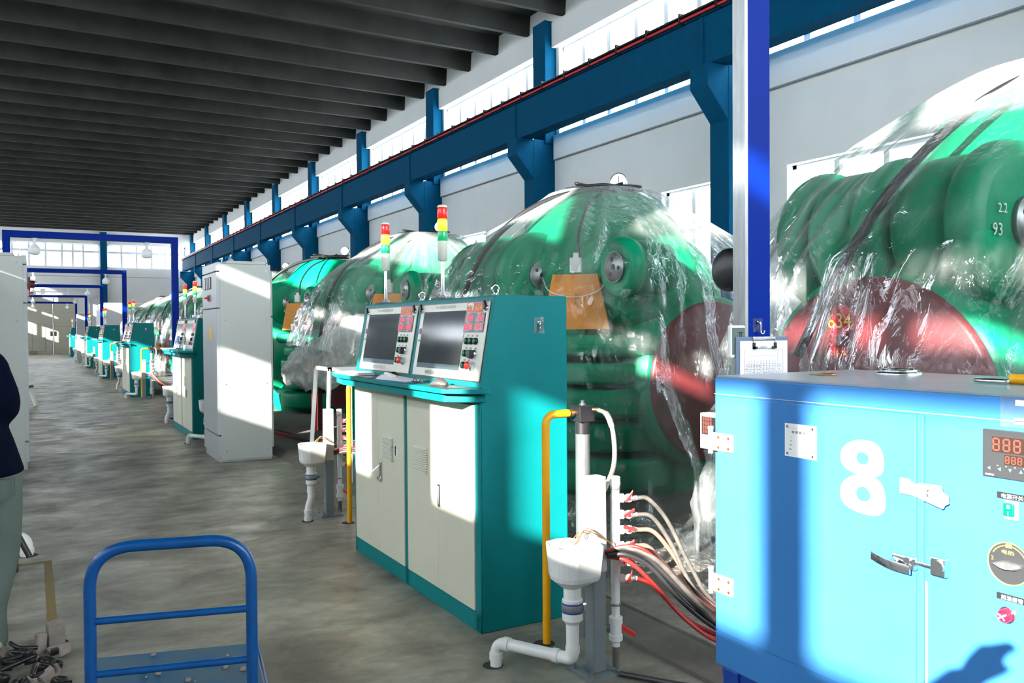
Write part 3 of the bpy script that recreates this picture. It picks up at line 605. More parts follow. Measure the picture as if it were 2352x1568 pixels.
# ---------------------------------------------------------------- sinks, manifolds, pipes
def make_sink(straight=False):
    px, py = 2.04, 2.89
    t = wthing('drain_sink', '', 'sink', (px, py, 0), 'white drain sinks on grey posts')
    c = Vector((1.885, 2.832, 0))
    post = MB().box(px-.032, px+.032, py-.032, py+.032, .008, .60).build('post', 'postgrey', t, .006)
    MB().box(px-.085, px+.085, py-.085, py+.085, 0, .008).build('base_plate', 'postgrey', post)
    for sx in (-1, 1):
        for sy in (-1, 1): MB().cyl((px+sx*.065, py+sy*.065, .008), (px+sx*.065, py+sy*.065, .02), .011, n=6).cyl((px+sx*.065, py+sy*.065, .02), (px+sx*.065, py+sy*.065, .045), .005, n=8).build('anchor_bolt', 'steel', post)
    r = [[Vector((px+sx*w, py+sy*w, z)) for sx, sy in ((-1, -1), (1, -1), (1, 1), (-1, 1))] for w, z in ((.036, .43), (.034, .825))]
    MB().loft(r, True, False).build('post_cover', 'greylt', t, .005)
    poly = [(-.062, .098), (-.076, .078), (-.088, .052), (-.094, .024), (-.096, -.002), (-.092, -.028), (-.082, -.051), (-.066, -.071), (-.048, -.084), (-.030, -.092), (.094, -.088), (.118, -.02), (.05, .10), (0, .112)]
    def ring(s, z, k=1.0):
        out = []
        for i, (x, y) in enumerate(poly):
            l = sqrt(x*x+y*y); X = x*s*(1-k)+k*0; out.append(Vector((c.x+x*s, c.y+y*s, z)))
        return out
    n = len(poly)
    def circ(rr, z): return [Vector((c.x+rr*cos(atan2(y, x)), c.y+rr*sin(atan2(y, x)), z)) for x, y in poly]
    b = MB(); b.loft([ring(.90, .555), ring(.96, .572), ring(1.0, .572), ring(.98, .545), ring(.90, .45), ring(.84, .432), circ(.045, .402), circ(.037, .40)], False, False)
    b.loft([ring(.90, .556), ring(.84, .48)], False, False); b.add(ring(.84, .48), [tuple(range(n))])
    bas = b.build('basin', 'pipe', t, .003)
    q = random.Random(5); b = MB()
    for i in range(12):
        a = Vector((c.x+q.uniform(-.04, .06), c.y+q.uniform(-.02, .05), .485+q.uniform(0, .05))); b.obox(a, (q.uniform(-1, 1), q.uniform(-1, 1), .2), (q.uniform(-1, 1), q.uniform(-1, 1), .9), (q.uniform(-1, 1), .3, q.uniform(-1, 1)), q.uniform(.008, .022), q.uniform(.004, .01), .005)
    b.build('residue', 'scrap', bas)
    b = MB().lathe([(.036, .40), (.036, .352), (.042, .350), (.042, .268), (.036, .262), (.027, .250), (.025, .12)], c, n=24, sharp=True)
    if not straight:
        e = [Vector((c.x, c.y, .16)), Vector((c.x, c.y, .105)), Vector((1.71, 3.16, .105)), Vector((1.71, 3.16, -.03))]
        b.tube(arc_path(e, .055, 8), .025, 16)
        for p, d in (((c.x, c.y, .145), (0, 0, 1)), ((1.85, 2.90, .105), (-.46, .88, 0)), ((1.735, 3.11, .105), (-.46, .88, 0)), ((1.71, 3.16, .045), (0, 0, 1))):
            p, d = Vector(p), Vector(d); b.cyl(p-d*.014, p+d*.014, .0295, n=16)
        hole = (1.70, 3.17)
    else:
        e = [Vector((c.x, c.y, .25)), Vector((c.x, c.y, .17)), Vector((c.x-.05, c.y-.075, .10)), Vector((c.x-.05, c.y-.075, -.03))]
        b.tube(arc_path(e, .04, 8), .025, 16)
        for p, d in (((c.x, c.y, .185), (0, 0, 1)), ((c.x-.05, c.y-.075, .07), (0, 0, 1)), ((c.x-.05, c.y-.075, .02), (0, 0, 1))):
            p, d = Vector(p), Vector(d); b.cyl(p-d*.014, p+d*.014, .0295, n=16)
        hole = (c.x-.055, c.y-.08)
    pp = b.build('drain_pipe', 'pipe', t)
    cl = MB().lathe([(.0425, .298), (.044, .30), (.044, .34), (.0425, .342)], c, n=24).build('clamp_band', 'steel', pp)
    MB().lathe([(.0442, .300), (.0448, .301), (.0448, .306), (.0442, .307)], c, n=24).lathe([(.0442, .333), (.0448, .334), (.0448, .339), (.0442, .34)], c, n=24).build('blue_stripe', 'bluestripe', cl)
    MB().box(c.x+.03, c.x+.055, c.y-.035, c.y-.015, .31, .33).build('clamp_screw', 'chrome', cl)
    MB().lathe([(.045, .0015), (.0, .002)], (hole[0], hole[1], 0), n=18).build('floor_hole', 'hole', t)
    b = MB()
    for k in range(3): b.tube(spline([(c.x+.02+.02*k, c.y+.06, .55), (c.x+.08, c.y+.05-.02*k, .60+.012*k), (px+.02, py-.045, .565), (px+.07, py-.03, .53)]), .0025, 5)
    b.build('loose_wire', 'brass', t)
    return t
def make_manifold():
    x, y = 2.145, 2.89
    t = wthing('valve_manifold', '', 'manifold', (x, y, 0), 'white pipe manifolds with red valves')
    b = MB().cyl((x, y, 0), (x, y, .09), .015, n=14); b = b.build('riser_foot', 'curb', t)
    b = MB().lathe([(.017, .09), (.017, .26), (.018, .26), (.018, .36), (.020, .36), (.020, .74), (.018, .742), (.018, .775), (.022, .776), (.022, .812), (.018, .815)], (x, y, 0), n=18, sharp=True)
    rs = b.build('riser', 'pipe', t)
    for z in (.27, .765): MB().lathe([(.019, z-.006), (.0215, z-.005), (.0215, z+.005), (.019, z+.006)], (x, y, 0), n=16).build('hose_clamp', 'steel', rs)
    b = MB().lathe([(.026, .115), (.029, .118), (.029, .14), (.024, .142), (.024, .185), (.029, .187), (.029, .215), (.025, .218)], (x, y, 0), n=18, sharp=True); v = b.build('shutoff_valve', 'pipe', t)
    MB().obox((x+.045, y-.03, .155), (.75, -.5, -.55), (0, 0, 1), (.5, .8, 0), .032, .011, .005).build('valve_handle', 'valve', v, .003)
    d = Vector((.88, -.475, 0)); side = Vector((.475, .88, 0))
    for k, z in enumerate((.722, .652, .587, .518, .45, .379)):
        o = Vector((x, y, z)); b = MB().lathe([(.019, .015), (.019, .036), (.014, .036), (.014, .046), (.017, .048), (.019, .060), (.016, .07), (.010, .072), (.010, .092)], o, d, 14, sharp=True)
        v = b.build('valve', 'pipe', t); a = (-.9, .5, .2, .6, -.4, 1.1)[k]
        MB().obox(o+d*.056-side*.022+UPZ*.012, (d*cos(a)+UPZ*sin(a)*(1 if k % 2 else -1)), side, UPZ, .026, .005, .007).obox(o+d*.056-side*.014, side, d, UPZ, .012, .006, .006).build('valve_handle', 'valve', v, .002)
        MB().lathe([(.0125, .074), (.0135, .075), (.0135, .083), (.0125, .084)], o, d, 12).build('hose_clamp', 'steel', v)
    return t
def make_yellow():
    t = wthing('air_filter', '', 'filter', (2.24, 3.27, 0), 'steel filter columns with yellow pipes')
    x, y = 2.24, 3.27
    MB().cyl((x, y, .0), (x, y, .955), .034, n=24).build('tube', 'steel', t)
    MB().cyl((x, y, .95), (x, y, 1.005), .0345, n=24).build('black_collar', 'black', t)
    MB().cyl((x, y, 1.003), (x, y, 1.010), .033, n=24).build('gap_ring', 'steel', t)
    bl = MB().box(x-.042, x+.042, y-.042, y+.042, 1.008, 1.085).build('valve_block', 'black', t, .004)
    MB().cyl((x, y, 1.085), (x, y, 1.092), .016, n=12).cyl((x, y, 1.092), (x, y, 1.108), .010, n=6).build('hex_bolt', 'steel', bl)
    MB().cyl((x-.042, y, 1.05), (x-.06, y+.0, 1.05), .014, n=10).cyl((x-.055, y, 1.05), (x-.07, y, 1.05), .019, n=6).cyl((x-.068, y, 1.05), (x-.085, y, 1.05), .011, n=10).build('brass_fitting', 'brass', bl)
    MB().cyl((x+.03, y-.04, 1.065), (x+.045, y-.06, 1.065), .010, n=10).build('outlet_fitting', 'brass', bl)
    yp = [(2.034, 3.268, -.02), (2.034, 3.268, 1.05), (x-.08, y, 1.05)]
    p = MB().tube(arc_path(yp, .07, 10), .0185, 14).build('yellow_pipe', 'yellowp', t)
    MB().lathe([(.05, .0015), (0, .002)], (2.02, 3.268, 0), n=14).build('floor_hole', 'hole', p)
    hs = spline([(x+.045, y-.06, 1.065), (x+.07, y-.10, 1.04), (x+.075, y-.14, .95), (x+.03, y-.20, .82), (2.10, 2.93, .72), (2.07, 2.90, .66)])
    MB().tube(hs, .011, 10).build('braided_hose', 'braid', t)
    MB().tube(hs[6:14], .0135, 10).build('hose_ferrule', 'braid', t)
    return t
sA = make_sink(False); sB = make_sink(True); mA = make_manifold(); yA = make_yellow()
sA['label'] = 'nearest white drain sink on a grey post with pipe running along the floor'
mA['label'] = 'nearest white pipe manifold with six red valves right of the near sink'
yA['label'] = 'nearest steel filter column with black top and bent yellow pipe beside the near console'
dB = Vector((-.045, 3.517, 0))
sB.location = Vector(sB.location)+dB; sB['label'] = 'white drain sink with straight downpipe at the nearest console\'s far end'
dup(mA, Vector(mA.location)+dB+Vector((.0, .05, 0)), 'white pipe manifold behind the yellow pipe at the far end of the nearest console')
dup(yA, Vector(yA.location)+Vector((.01, 2.79, 0)), 'steel filter column with yellow pipe at the far end of the nearest console')
for k in range(1, 6):
    off = Vector((0, PERIOD*k, 0))
    dup(sA, Vector(sA.location)+off, 'white drain sink on grey post in front of the %s teal console' % ORD[k])
    dup(sB, Vector(sB.location)+off+Vector((0, -.5 if k == 1 else 0, 0)), 'white drain sink on grey post past the far end of the %s console' % ORD[k])
    if k < 4:
        dup(mA, Vector(mA.location)+off+Vector((.03, 0, 0)), 'white pipe manifold with red valves in front of the %s teal console' % ORD[k])
        dup(yA, Vector(yA.location)+off, 'steel filter column with yellow pipe in front of the %s teal console' % ORD[k])
    dup(mA, Vector(mA.location)+off+dB, 'white pipe manifold with red valves past the far end of the %s console' % ORD[k]) if k < 3 else None
# hoses of the near station: (name, label, material, radius, points)
HO = [
 ('hose', 'grey clear hose from the topmost red valve arching down behind the oven', 'hose_clr', .0095, [(2.225, 2.847, .722), (2.27, 2.82, .715), (2.34, 2.78, .62), (2.42, 2.72, .42), (2.52, 2.66, .26), (2.68, 2.3, .12), (2.8, 1.9, .10)]),
 ('hose', 'dusty clear hose from the second red valve from the top', 'hose_clr', .0095, [(2.225, 2.847, .652), (2.28, 2.81, .64), (2.34, 2.76, .53), (2.40, 2.70, .36), (2.50, 2.62, .24), (2.7, 2.2, .11), (2.8, 1.85, .09)]),
 ('hose', 'pinkish hose from the third red valve from the top', 'hose_pink', .0095, [(2.225, 2.847, .587), (2.29, 2.81, .575), (2.36, 2.76, .47), (2.43, 2.71, .33), (2.55, 2.6, .22), (2.72, 2.2, .12), (2.85, 1.9, .09)]),
 ('hose', 'pinkish hose from the fourth red valve from the top', 'hose_pink', .0095, [(2.225, 2.847, .518), (2.27, 2.82, .51), (2.33, 2.76, .42), (2.42, 2.68, .30), (2.55, 2.58, .20), (2.72, 2.2, .10), (2.85, 1.9, .08)]),
 ('hose', 'red hose from the lowest red valve running low behind the oven', 'hose_red', .010, [(2.225, 2.847, .379), (2.28, 2.80, .35), (2.36, 2.73, .24), (2.45, 2.65, .17), (2.58, 2.5, .12), (2.72, 2.1, .10)]),
 ('hose', 'bright red cable arching over the bundle that leaves the near sink post', 'hose_red', .008, [(2.07, 2.85, .515), (2.12, 2.80, .54), (2.18, 2.74, .53), (2.28, 2.68, .42), (2.40, 2.60, .27), (2.55, 2.45, .18), (2.75, 2.0, .12)]),
 ('hose', 'thick black hose in the middle of the bundle that leaves the near sink post', 'hose_blk', .013, [(2.07, 2.86, .505), (2.12, 2.82, .525), (2.20, 2.76, .50), (2.30, 2.68, .38), (2.42, 2.58, .235), (2.56, 2.42, .15), (2.75, 1.95, .11)]),
 ('hose', 'second black hose lying under the red cable of the bundle', 'hose_blk', .011, [(2.07, 2.84, .50), (2.13, 2.79, .505), (2.22, 2.74, .45), (2.32, 2.66, .31), (2.44, 2.56, .20), (2.6, 2.36, .13), (2.78, 1.95, .10)]),
 ('hose', 'dusty grey hose on top of the bundle that leaves the near sink post', 'hose_clr', .011, [(2.07, 2.86, .51), (2.13, 2.79, .535), (2.22, 2.71, .49), (2.33, 2.63, .35), (2.44, 2.55, .22), (2.6, 2.34, .14), (2.78, 1.95, .12)]),
 ('hose', 'lower red hose hanging beneath the bundle of the near sink post', 'hose_red', .009, [(2.08, 2.86, .49), (2.15, 2.80, .47), (2.24, 2.74, .37), (2.33, 2.66, .24), (2.44, 2.56, .15), (2.6, 2.35, .11)]),
 ('hose', 'pale dirty hose crossing the middle of the bundle toward the oven', 'hose_clr', .009, [(2.225, 2.847, .45), (2.28, 2.80, .43), (2.38, 2.71, .32), (2.48, 2.60, .23), (2.62, 2.4, .17), (2.8, 2.0, .12)]),
]
hose_objs = []
for n, lab, mt_, r, pts in HO:
    o = MB().tube(spline(pts), r, 10).build(n, mt_); tag(o, lab, 'hose', 'hoses of the near sink station'); hose_objs.append(o)
o = MB().tube(spline([(2.1, 2.80, .012), (2.25, 2.55, .02), (2.45, 2.3, .02), (2.6, 2.0, .07)]), .012, 8).build('cable', 'dgrey'); tag(o, 'dark grey cable on the floor beside the base plate of the near sink post', 'cable')
for k in (1, 2, 3):
    for j, (mt_, dz, nm) in enumerate((('hose_red', .0, 'red hose'), ('hose_blk', -.03, 'black hose'), ('hose_pink', .03, 'pink hose'))):
        y = 2.89+PERIOD*k
        o = MB().tube(spline([(2.07, y-.03, .50+dz), (2.18, y-.12, .50+dz), (2.35, y-.24, .30+dz), (2.6, y-.4, .16+dz)], 5), .012, 7).build('hose', mt_)
        tag(o, '%s drooping from the sink post before the %s console' % (nm, ORD[k]), 'hose', 'hoses of the farther sink stations')
for j, (mt_, nm) in enumerate((('hose_red', 'red hose with a white band'), ('hose_blk', 'black hose'), ('hose_clr', 'grey hose'))):
    o = MB().tube(spline([(2.03, 6.37, .50-.012*j), (2.12, 6.28, .53-.015*j), (2.24, 6.20, .47-.02*j), (2.40, 6.05, .28), (2.55, 5.8, .14)], 6), .010, 8).build('hose', mt_); tag(o, nm+' leaving the sink post past the nearest console\'s far end', 'hose', 'hoses of the second sink')

# ---------------------------------------------------------------- tall cabinets
def cabinet(loc, w, d, label, mirror=False, H=2.2):
    """front face on local x=0 (aisle), depth along +x (or -x when mirrored), width along y"""
    t = thing('electrical_cabinet', label, 'cabinet', loc, 0, 'tall grey electrical cabinets'); sg = -1 if mirror else 1
    X = lambda v: v*sg
    MB().box(X(.045), X(w), .02, d-.02, .06, H-.03).build('frame', 'dgrey', t)
    MB().box(X(.02), X(w), .01, d-.01, 0, .10).build('plinth', 'grey', t, .004)
    for y, nm in ((0, 'side_panel'), (d-.018, 'side_panel')):
        b = MB().box(X(.035), X(w+.002), y, y+.018, .02, H-.035); p = b.build(nm, 'grey', t, .004)
        for (u, z) in ((.09, .12), (w-.05, .12), (.09, .85), (w-.05, .85), (.09, 1.55), (w-.05, 1.55), (.09, H-.10), (w-.05, H-.10)):
            MB().cyl((X(u), y-.003 if y < .1 else y+.021, z), (X(u), y+.005, z), .009, n=10).build('panel_screw', 'steel', p)
    b = MB().prism([(X(.10), H-.035), (X(.12), H), (X(w-.06), H), (X(w-.06), H-.035)] if not mirror else [(X(.10), H-.035), (X(w-.06), H-.035), (X(w-.06), H), (X(.12), H)], None, 'y', .02, d-.02); b.build('roof', 'grey', t)
    for u in (.07, w-.03):
        for y in (.05, d-.05): MB().tube([(X(u), y+.016*cos(a), H-.005+.018*sin(a)) for a in (2*pi*i/12 for i in range(12))], .005, 6, True).cyl((X(u), y, H-.05), (X(u), y, H-.02), .012, n=8).build('lifting_eye', 'chrome', t)
    MB().box(X(0), X(.05), .004, d-.004, H-.115, H-.02).build('top_fascia', 'greylt', t, .006)
    MB().box(X(0), X(.04), .004, d-.004, H-.115-.40, H-.125).build('upper_door', 'greylt', t, .006)
    ud = t.children[-1]
    for k in range(4):
        y = .30+.105*k; MB().box(X(-.006), X(.002), y, y+.085, H-.30, H-.165).build('meter', 'black', ud); m_ = t.children[-1] if False else ud.children[-1]
        MB().box(X(-.008), X(-.005), y+.012, y+.073, H-.285, H-.18).build('meter_face', 'keyface', m_) if False else MB().box(X(-.008), X(-.005), y+.02, y+.075, H-.29, H-.175).build('meter_face', 'greylt', m_)
    MB().box(X(-.012), X(.001), .34, .42, H-.44, H-.36).build('switch_plate', 'steel', ud)
    MB().cyl((X(-.012), .38, H-.40), (X(-.06), .38, H-.40), .010, n=10).box(X(-.03), X(-.015), .365, .395, H-.43, H-.37).build('rotary_switch', 'red_btn', ud)
    MB().box(X(0), X(.04), .004, d-.004, .30, H-.525).build('lower_door', 'greylt', t, .006); ld = t.children[-1]
    MB().add([(X(-.002), .36, 1.52), (X(-.002), .46, 1.42), (X(-.002), .26, 1.42)], [(0, 1, 2)]).box(X(-.002), X(0), .26, .46, 1.34, 1.42).build('warning_label', 'gold', ld)
    MB().box(X(0), X(.04), .004, d-.004, .075, .285).build('kick_panel', 'greylt', t, .006)
    MB().box(X(w+.004), X(w+.025), .02, d-.02, .13, H-.62).build('rear_door', 'greylt', t, .004)
    MB().box(X(w+.004), X(w+.025), .02, d-.02, H-.60, H-.10).build('rear_panel', 'greylt', t, .004)
    return t
cab0 = cabinet((1.74, 9.52, 0), .58, .86, 'tall grey electrical cabinet with sunlit side behind the nearest teal console')
dup(cab0, (1.74, 9.52+PERIOD*4, 0), 'distant grey electrical cabinet rising above the fifth nearest teal console')
cabL = cabinet((-.04, 10.14, 0), .62, .9, 'tall grey electrical cabinet at the left edge behind the person', True, 2.26)
dup(cabL, (-.74, 9.32, 0), 'grey electrical cabinet added unseen beyond the left edge to shade the left cabinet')  # added out of view to block sun from the left cabinet's side
t = thing('folding_stand', 'pale leaning folding stand with dark seat beyond the left grey cabinet', 'stand', (-.05, 18.6, 0))
MB().beam((-.10, .25, .62), (.10, 0, .0), .05, .05).build('leg', 'panel', t); MB().beam((-.10, .55, .0), (-.02, .1, .42), .05, .05).build('leg', 'panel', t); MB().box(-.25, .06, .05, .5, .36, .40).build('seat', 'black', t)
o = MB().cyl((-.01, 11.08, 1.98), (.035, 11.08, 1.98), .04, n=14).box(-.08, -.01, 11.038, 11.13, 1.90, 2.06).build('signal_horn', 'maroon'); tag(o, 'dark red signal box fixed above on the far side of the left cabinet', 'horn')

# ---------------------------------------------------------------- gantry frames and lamps
def gantry(y, label, first=None):
    if first: return dup(first, (2.03, y, 0), label)
    t = thing('gantry_frame', label, 'gantry', (2.03, y, 0), 0, 'blue gantry frames across the aisle')
    MB().box(-.045, .06, -.05, .05, .01, 2.955).build('post', 'bluegan', t, .004); MB().box(-2.40, -2.295, -.05, .05, .01, 2.955).build('post', 'bluegan', t, .004)
    MB().box(-2.295, -.045, -.05, .05, 2.855, 2.955).build('crossbar', 'bluegan', t, .004)
    for x in (0, -2.35): MB().box(x-.09, x+.10, -.09, .09, 0, .012).build('foot_plate', 'bluegan', t)
    return t
GY = [14.7, 23.35, 31.3, 40.65, 50.1]
g1 = gantry(14.7, 'blue gantry frame over the aisle, nearest of the row with two white lamps')
for k, y in enumerate(GY[1:]): gantry(y, 'blue gantry frame over the aisle, %s of the far row' % ORD[k+1], g1)
g0 = dup(g1, (2.115, 2.075, 0), 'blue gantry post behind the light blue oven with a clipboard hanging on it'); g0.scale = (1, .5, 1)
o = MB().box(2.056, 2.0695, 2.047, 2.103, .01, 2.94).build('steel_angle', 'steel'); tag(o, 'galvanised steel bar standing against the near blue gantry post', 'steel bar')
def lamp(x, y, z, label, first=None):
    if first: return dup(first, (x, y, z), label)
    t = thing('bulb_lamp', label, 'lamp', (x, y, z), 0, 'white bulb lamps under the gantries')
    MB().lathe([(.05, 0), (.05, -.012), (.03, -.02), (.024, -.05), (.022, -.085)], n=18).build('socket', 'lamp', t)
    b = MB().lathe([(.022, -.085), (.05, -.11), (.082, -.15), (.084, -.16)], n=20).build('bulb_base', 'lamp', t)
    MB().lathe([(.084, -.16), (.084, -.20), (.074, -.235), (.05, -.252), (0, -.258)], n=20).build('bulb_globe', 'white_paint', b)
    return t
l0 = None
for k, y in enumerate(GY):
    for x, sd in ((.05, 'left'), (1.62, 'right')):
        lab = 'white bulb lamp under the %s side of the %s far gantry crossbar' % (sd, ORD[k])
        o = lamp(x, y, 2.853, lab, l0); l0 = l0 or o
# things on the near post
t = wthing('alarm_bell', 'black round alarm bell on the steel bar above the clipboard', 'bell', (2.066, 2.10, 1.64))
MB().lathe([(.074, 0), (.076, .012), (.074, .026), (.060, .040), (.03, .047), (0, .049)], (2.125, 2.175, 1.645), (-1, -.05, 0), 28).build('gong', 'black', t)
MB().cyl((2.12, 2.095, 1.645), (2.12, 2.175, 1.645), .012, n=8).build('stud', 'dark', t)
t = wthing('wall_thermometer', 'small white digital thermometer with grey screen beside the clipboard', 'thermometer', (2.09, 2.05, 1.40))
MB().box(2.058, 2.125, 2.036, 2.052, 1.345, 1.452).build('case', 'white_paint', t, .005); sc_ = MB().box(2.064, 2.12, 2.0345, 2.037, 1.356, 1.444).build('screen', 'lcd', t)
MB().box(2.088, 2.111, 2.0335, 2.0347, 1.428, 1.430).box(2.095, 2.0975, 2.0335, 2.0347, 1.408, 1.43).box(2.102, 2.1045, 2.0335, 2.0347, 1.408, 1.43).build('digits', 'inkblk', sc_)
t = wthing('clipboard', 'blue grey clipboard with a ruled white record sheet hanging from the blue post', 'clipboard', (2.19, 2.035, 1.414))
MB().box(2.075, 2.312, 2.030, 2.034, 1.105, 1.414).build('board', 'board', t, .003)
pg = MB().box(2.091, 2.309, 2.027, 2.030, 1.11, 1.400).build('record_sheet', 'white', t)
b = MB()
for k in range(12): z = 1.323-.0115*k; b.box(2.109, 2.287, 2.0264, 2.027, z-.0004, z+.0004)
for x in (2.109, 2.13, 2.143, 2.156, 2.170, 2.184, 2.197, 2.21, 2.224, 2.238, 2.25, 2.264, 2.287): b.box(x-.0004, x+.0004, 2.0264, 2.027, 1.11, 1.335 if x not in (2.109, 2.264, 2.287) else 1.370)
b.box(2.109, 2.287, 2.0264, 2.027, 1.370, 1.3708).box(2.13, 2.264, 2.0264, 2.027, 1.350, 1.3507); b.build('ruled_table', 'ink', pg)
q = random.Random(2); b = MB()
for i in range(11):
    for j, x in enumerate((2.113, 2.1345, 2.147, 2.16, 2.174, 2.188, 2.2, 2.214, 2.228, 2.241, 2.254, 2.268)):
        z = 1.3175-.0115*i
        for k in range(3 if j else 5):
            if q.random() < .8: b.box(x+.0028*k, x+.0028*k+q.uniform(.0008, .0018), 2.0262, 2.027, z-q.uniform(.001, .003), z+q.uniform(.0005, .0025))
for k in range(6): b.box(2.178+.006*k, 2.182+.006*k, 2.0262, 2.027, 1.377, 1.381)
b.build('handwriting', 'ink', pg)
cl = MB().cyl((2.15, 2.028, 1.408), (2.25, 2.028, 1.408), .0035, n=8).box(2.148, 2.252, 2.026, 2.030, 1.404, 1.414).cyl((2.15, 2.025, 1.376), (2.25, 2.025, 1.376), .0018, n=6).cyl((2.15, 2.025, 1.376), (2.15, 2.026, 1.406), .002, n=6).cyl((2.25, 2.025, 1.376), (2.25, 2.026, 1.406), .002, n=6).build('clip', 'chrome', t)
MB().box(2.147, 2.155, 2.021, 2.027, 1.374, 1.394).box(2.147, 2.165, 2.021, 2.027, 1.374, 1.381).box(2.245, 2.253, 2.021, 2.027, 1.374, 1.394).box(2.235, 2.253, 2.021, 2.027, 1.374, 1.381).build('clip_sleeve', 'black', cl)
t = wthing('adhesive_hook', 'silver adhesive hook on the blue post carrying the clipboard', 'hook', (2.19, 2.05, 1.45))
MB().box(2.17, 2.215, 2.048, 2.05, 1.43, 1.475).build('pad', 'clear', t)
MB().tube(spline([(2.192, 2.046, 1.464), (2.192, 2.036, 1.46), (2.192, 2.034, 1.43), (2.195, 2.026, 1.424), (2.20, 2.024, 1.434)]), .003, 8).box(2.184, 2.20, 2.042, 2.05, 1.46, 1.466).build('hook', 'chrome', t)

for o in S.objects:
    if o.name in ('wall_thermometer', 'clipboard', 'adhesive_hook'): o.location.x -= .078
# ---------------------------------------------------------------- blue oven
OX, OY0, OY1, OZ0, OZ1 = 1.75, .62, 1.867, .449, 1.304
t = wthing('drying_oven', 'light blue industrial drying oven with white 8 painted on its door', 'oven', (OX, OY0, 0))
MB().box(OX, 2.36, OY0, OY1, OZ0, OZ1-.004).build('casing', 'oven', t, .006)
MB().box(OX+.004, 2.356, OY0+.004, OY1-.004, OZ1-.0045, OZ1).build('top_plate', 'oventop', t)
MB().box(OX-.0015, OX+.001, OY0, OY1, 1.250, 1.2518).build('upper_seam', 'greylt', t)
MB().box(OX-.001, OX+.002, OY0, OY1, .5535, .5555).build('lower_seam', 'leg_seam' if False else 'legblue', t)
d = MB().box(OX-.013, OX+.002, 1.205, 1.842, .556, 1.246).box(OX-.008, OX+.002, 1.190, 1.206, .556, 1.246).build('door', 'oven', t, .003)
MB().box(OX-.003, OX+.0015, 1.184, 1.188, .556, .87).build('door_gasket', 'white_paint', t)
# the painted 8
def blob(cy, cz, ry, rz, hy, hz, n=40, pinch=0):
    o_, i_ = [], []
    for k in range(n):
        a = 2*pi*k/n; w = 1+.05*cos(3*a+.6)
        o_.append((OX-.0138, cy+ry*abs(cos(a))**.8*(1 if cos(a) > 0 else -1)*w, cz+rz*abs(sin(a))**.85*(1 if sin(a) > 0 else -1)*w)); i_.append((OX-.0138, cy+hy*cos(a), cz+hz*sin(a)*(1.25 if sin(a) > 0 and pinch else 1)))
    return MB().add(o_+i_, [(k, (k+1) % n, (k+1) % n+n, k+n) for k in range(n)])
e1 = blob(1.345, 1.129, .061, .043, .018, .015); e2 = blob(1.343, 1.041, .064, .047, .020, .016, pinch=1); e1.add([(x-.0004, y, z) for x, y, z in e2.v], e2.f)
e1.build('painted_number', 'white_paint', d)
np_ = MB().box(OX-.0155, OX-.0125, 1.482, 1.585, 1.105, 1.192).build('name_plate', 'white_paint', d)
b = MB()
for (y, z) in ((1.492, 1.113), (1.575, 1.113), (1.492, 1.184), (1.575, 1.184)): b.cyl((OX-.016, y, z), (OX-.0178, y, z), .0035, n=8)
b.build('rivet', 'chrome', np_); b = MB()
for k in range(5): b.box(OX-.0159, OX-.0155, 1.553-.012*k, 1.561-.012*k, 1.167, 1.174)
for k in range(4): b.box(OX-.0159, OX-.0155, 1.562, 1.570-.002*k, 1.123+.011*k, 1.126+.011*k)
b.box(OX-.0158, OX-.0155, 1.488, 1.579, 1.1805, 1.181).build('plate_text', 'ink', np_)
for zc in (1.112, .698):
    h = MB().box(OX-.019, OX-.012, 1.775, 1.858, zc-.026, zc+.027).build('hinge', 'rust', d, .002)
    MB().cyl((OX-.016, 1.866, zc-.036), (OX-.016, 1.866, zc+.038), .008, n=12).cyl((OX-.016, 1.866, zc+.035), (OX-.016, 1.866, zc+.044), .0095, n=10).build('hinge_pin', 'rust', h)
    for (y, z) in ((1.79, -.015), (1.79, .015), (1.83, -.015), (1.83, .015)): MB().cyl((OX-.019, y, zc+z), (OX-.021, y, zc+z), .004, n=8).build('screw', 'brass', h)
hs = MB().box(OX-.020, OX-.012, 1.216, 1.242, 1.062, 1.099).build('hasp_hinge', 'rust', d, .003)
b = MB().prism([(1.216, 1.064), (1.218, 1.094), (1.20, 1.090), (1.195, 1.093), (1.14, 1.095), (1.138, 1.082), (1.124, 1.074), (1.123, 1.058), (1.133, 1.052), (1.136, 1.044), (1.19, 1.057)], None, 'x', OX-.018, OX-.013); b.build('hasp_strap', 'white_paint', hs, .002)
MB().tube([(OX-.022+.008*sin(a), 1.165, 1.075+.008*cos(a)) for a in (2*pi*i/12 for i in range(12))], .002, 6, True).build('staple', 'chrome', hs)
hd = MB().box(OX-.03, OX-.012, 1.198, 1.255, .893, .925).build('latch_body', 'chrome', d, .005)
MB().loft([[Vector((OX-.03-.012*sin(pi*u), 1.205+.10*u, .895+.012*u+.010*v)) + Vector((w, 0, 0)) for v, w in ((-1, 0), (-1, -.006), (1, -.006), (1, 0))] for u in (0, .2, .4, .6, .8, 1)]).build('lever_handle', 'chrome', hd, .001)
MB().cyl((OX-.034, 1.247, .907), (OX-.03, 1.247, .907), .008, n=12).cyl((OX-.034, 1.213, .915), (OX-.03, 1.213, .915), .008, n=12).build('bolt_head', 'chrome', hd)
MB().box(OX-.02, OX-.001, 1.13, 1.165, .893, .935).cyl((OX-.02, 1.145, .915), (OX-.026, 1.145, .915), .015, n=12).box(OX-.016, OX-.004, 1.16, 1.20, .905, .915).build('latch_keeper', 'chrome', t, .003)
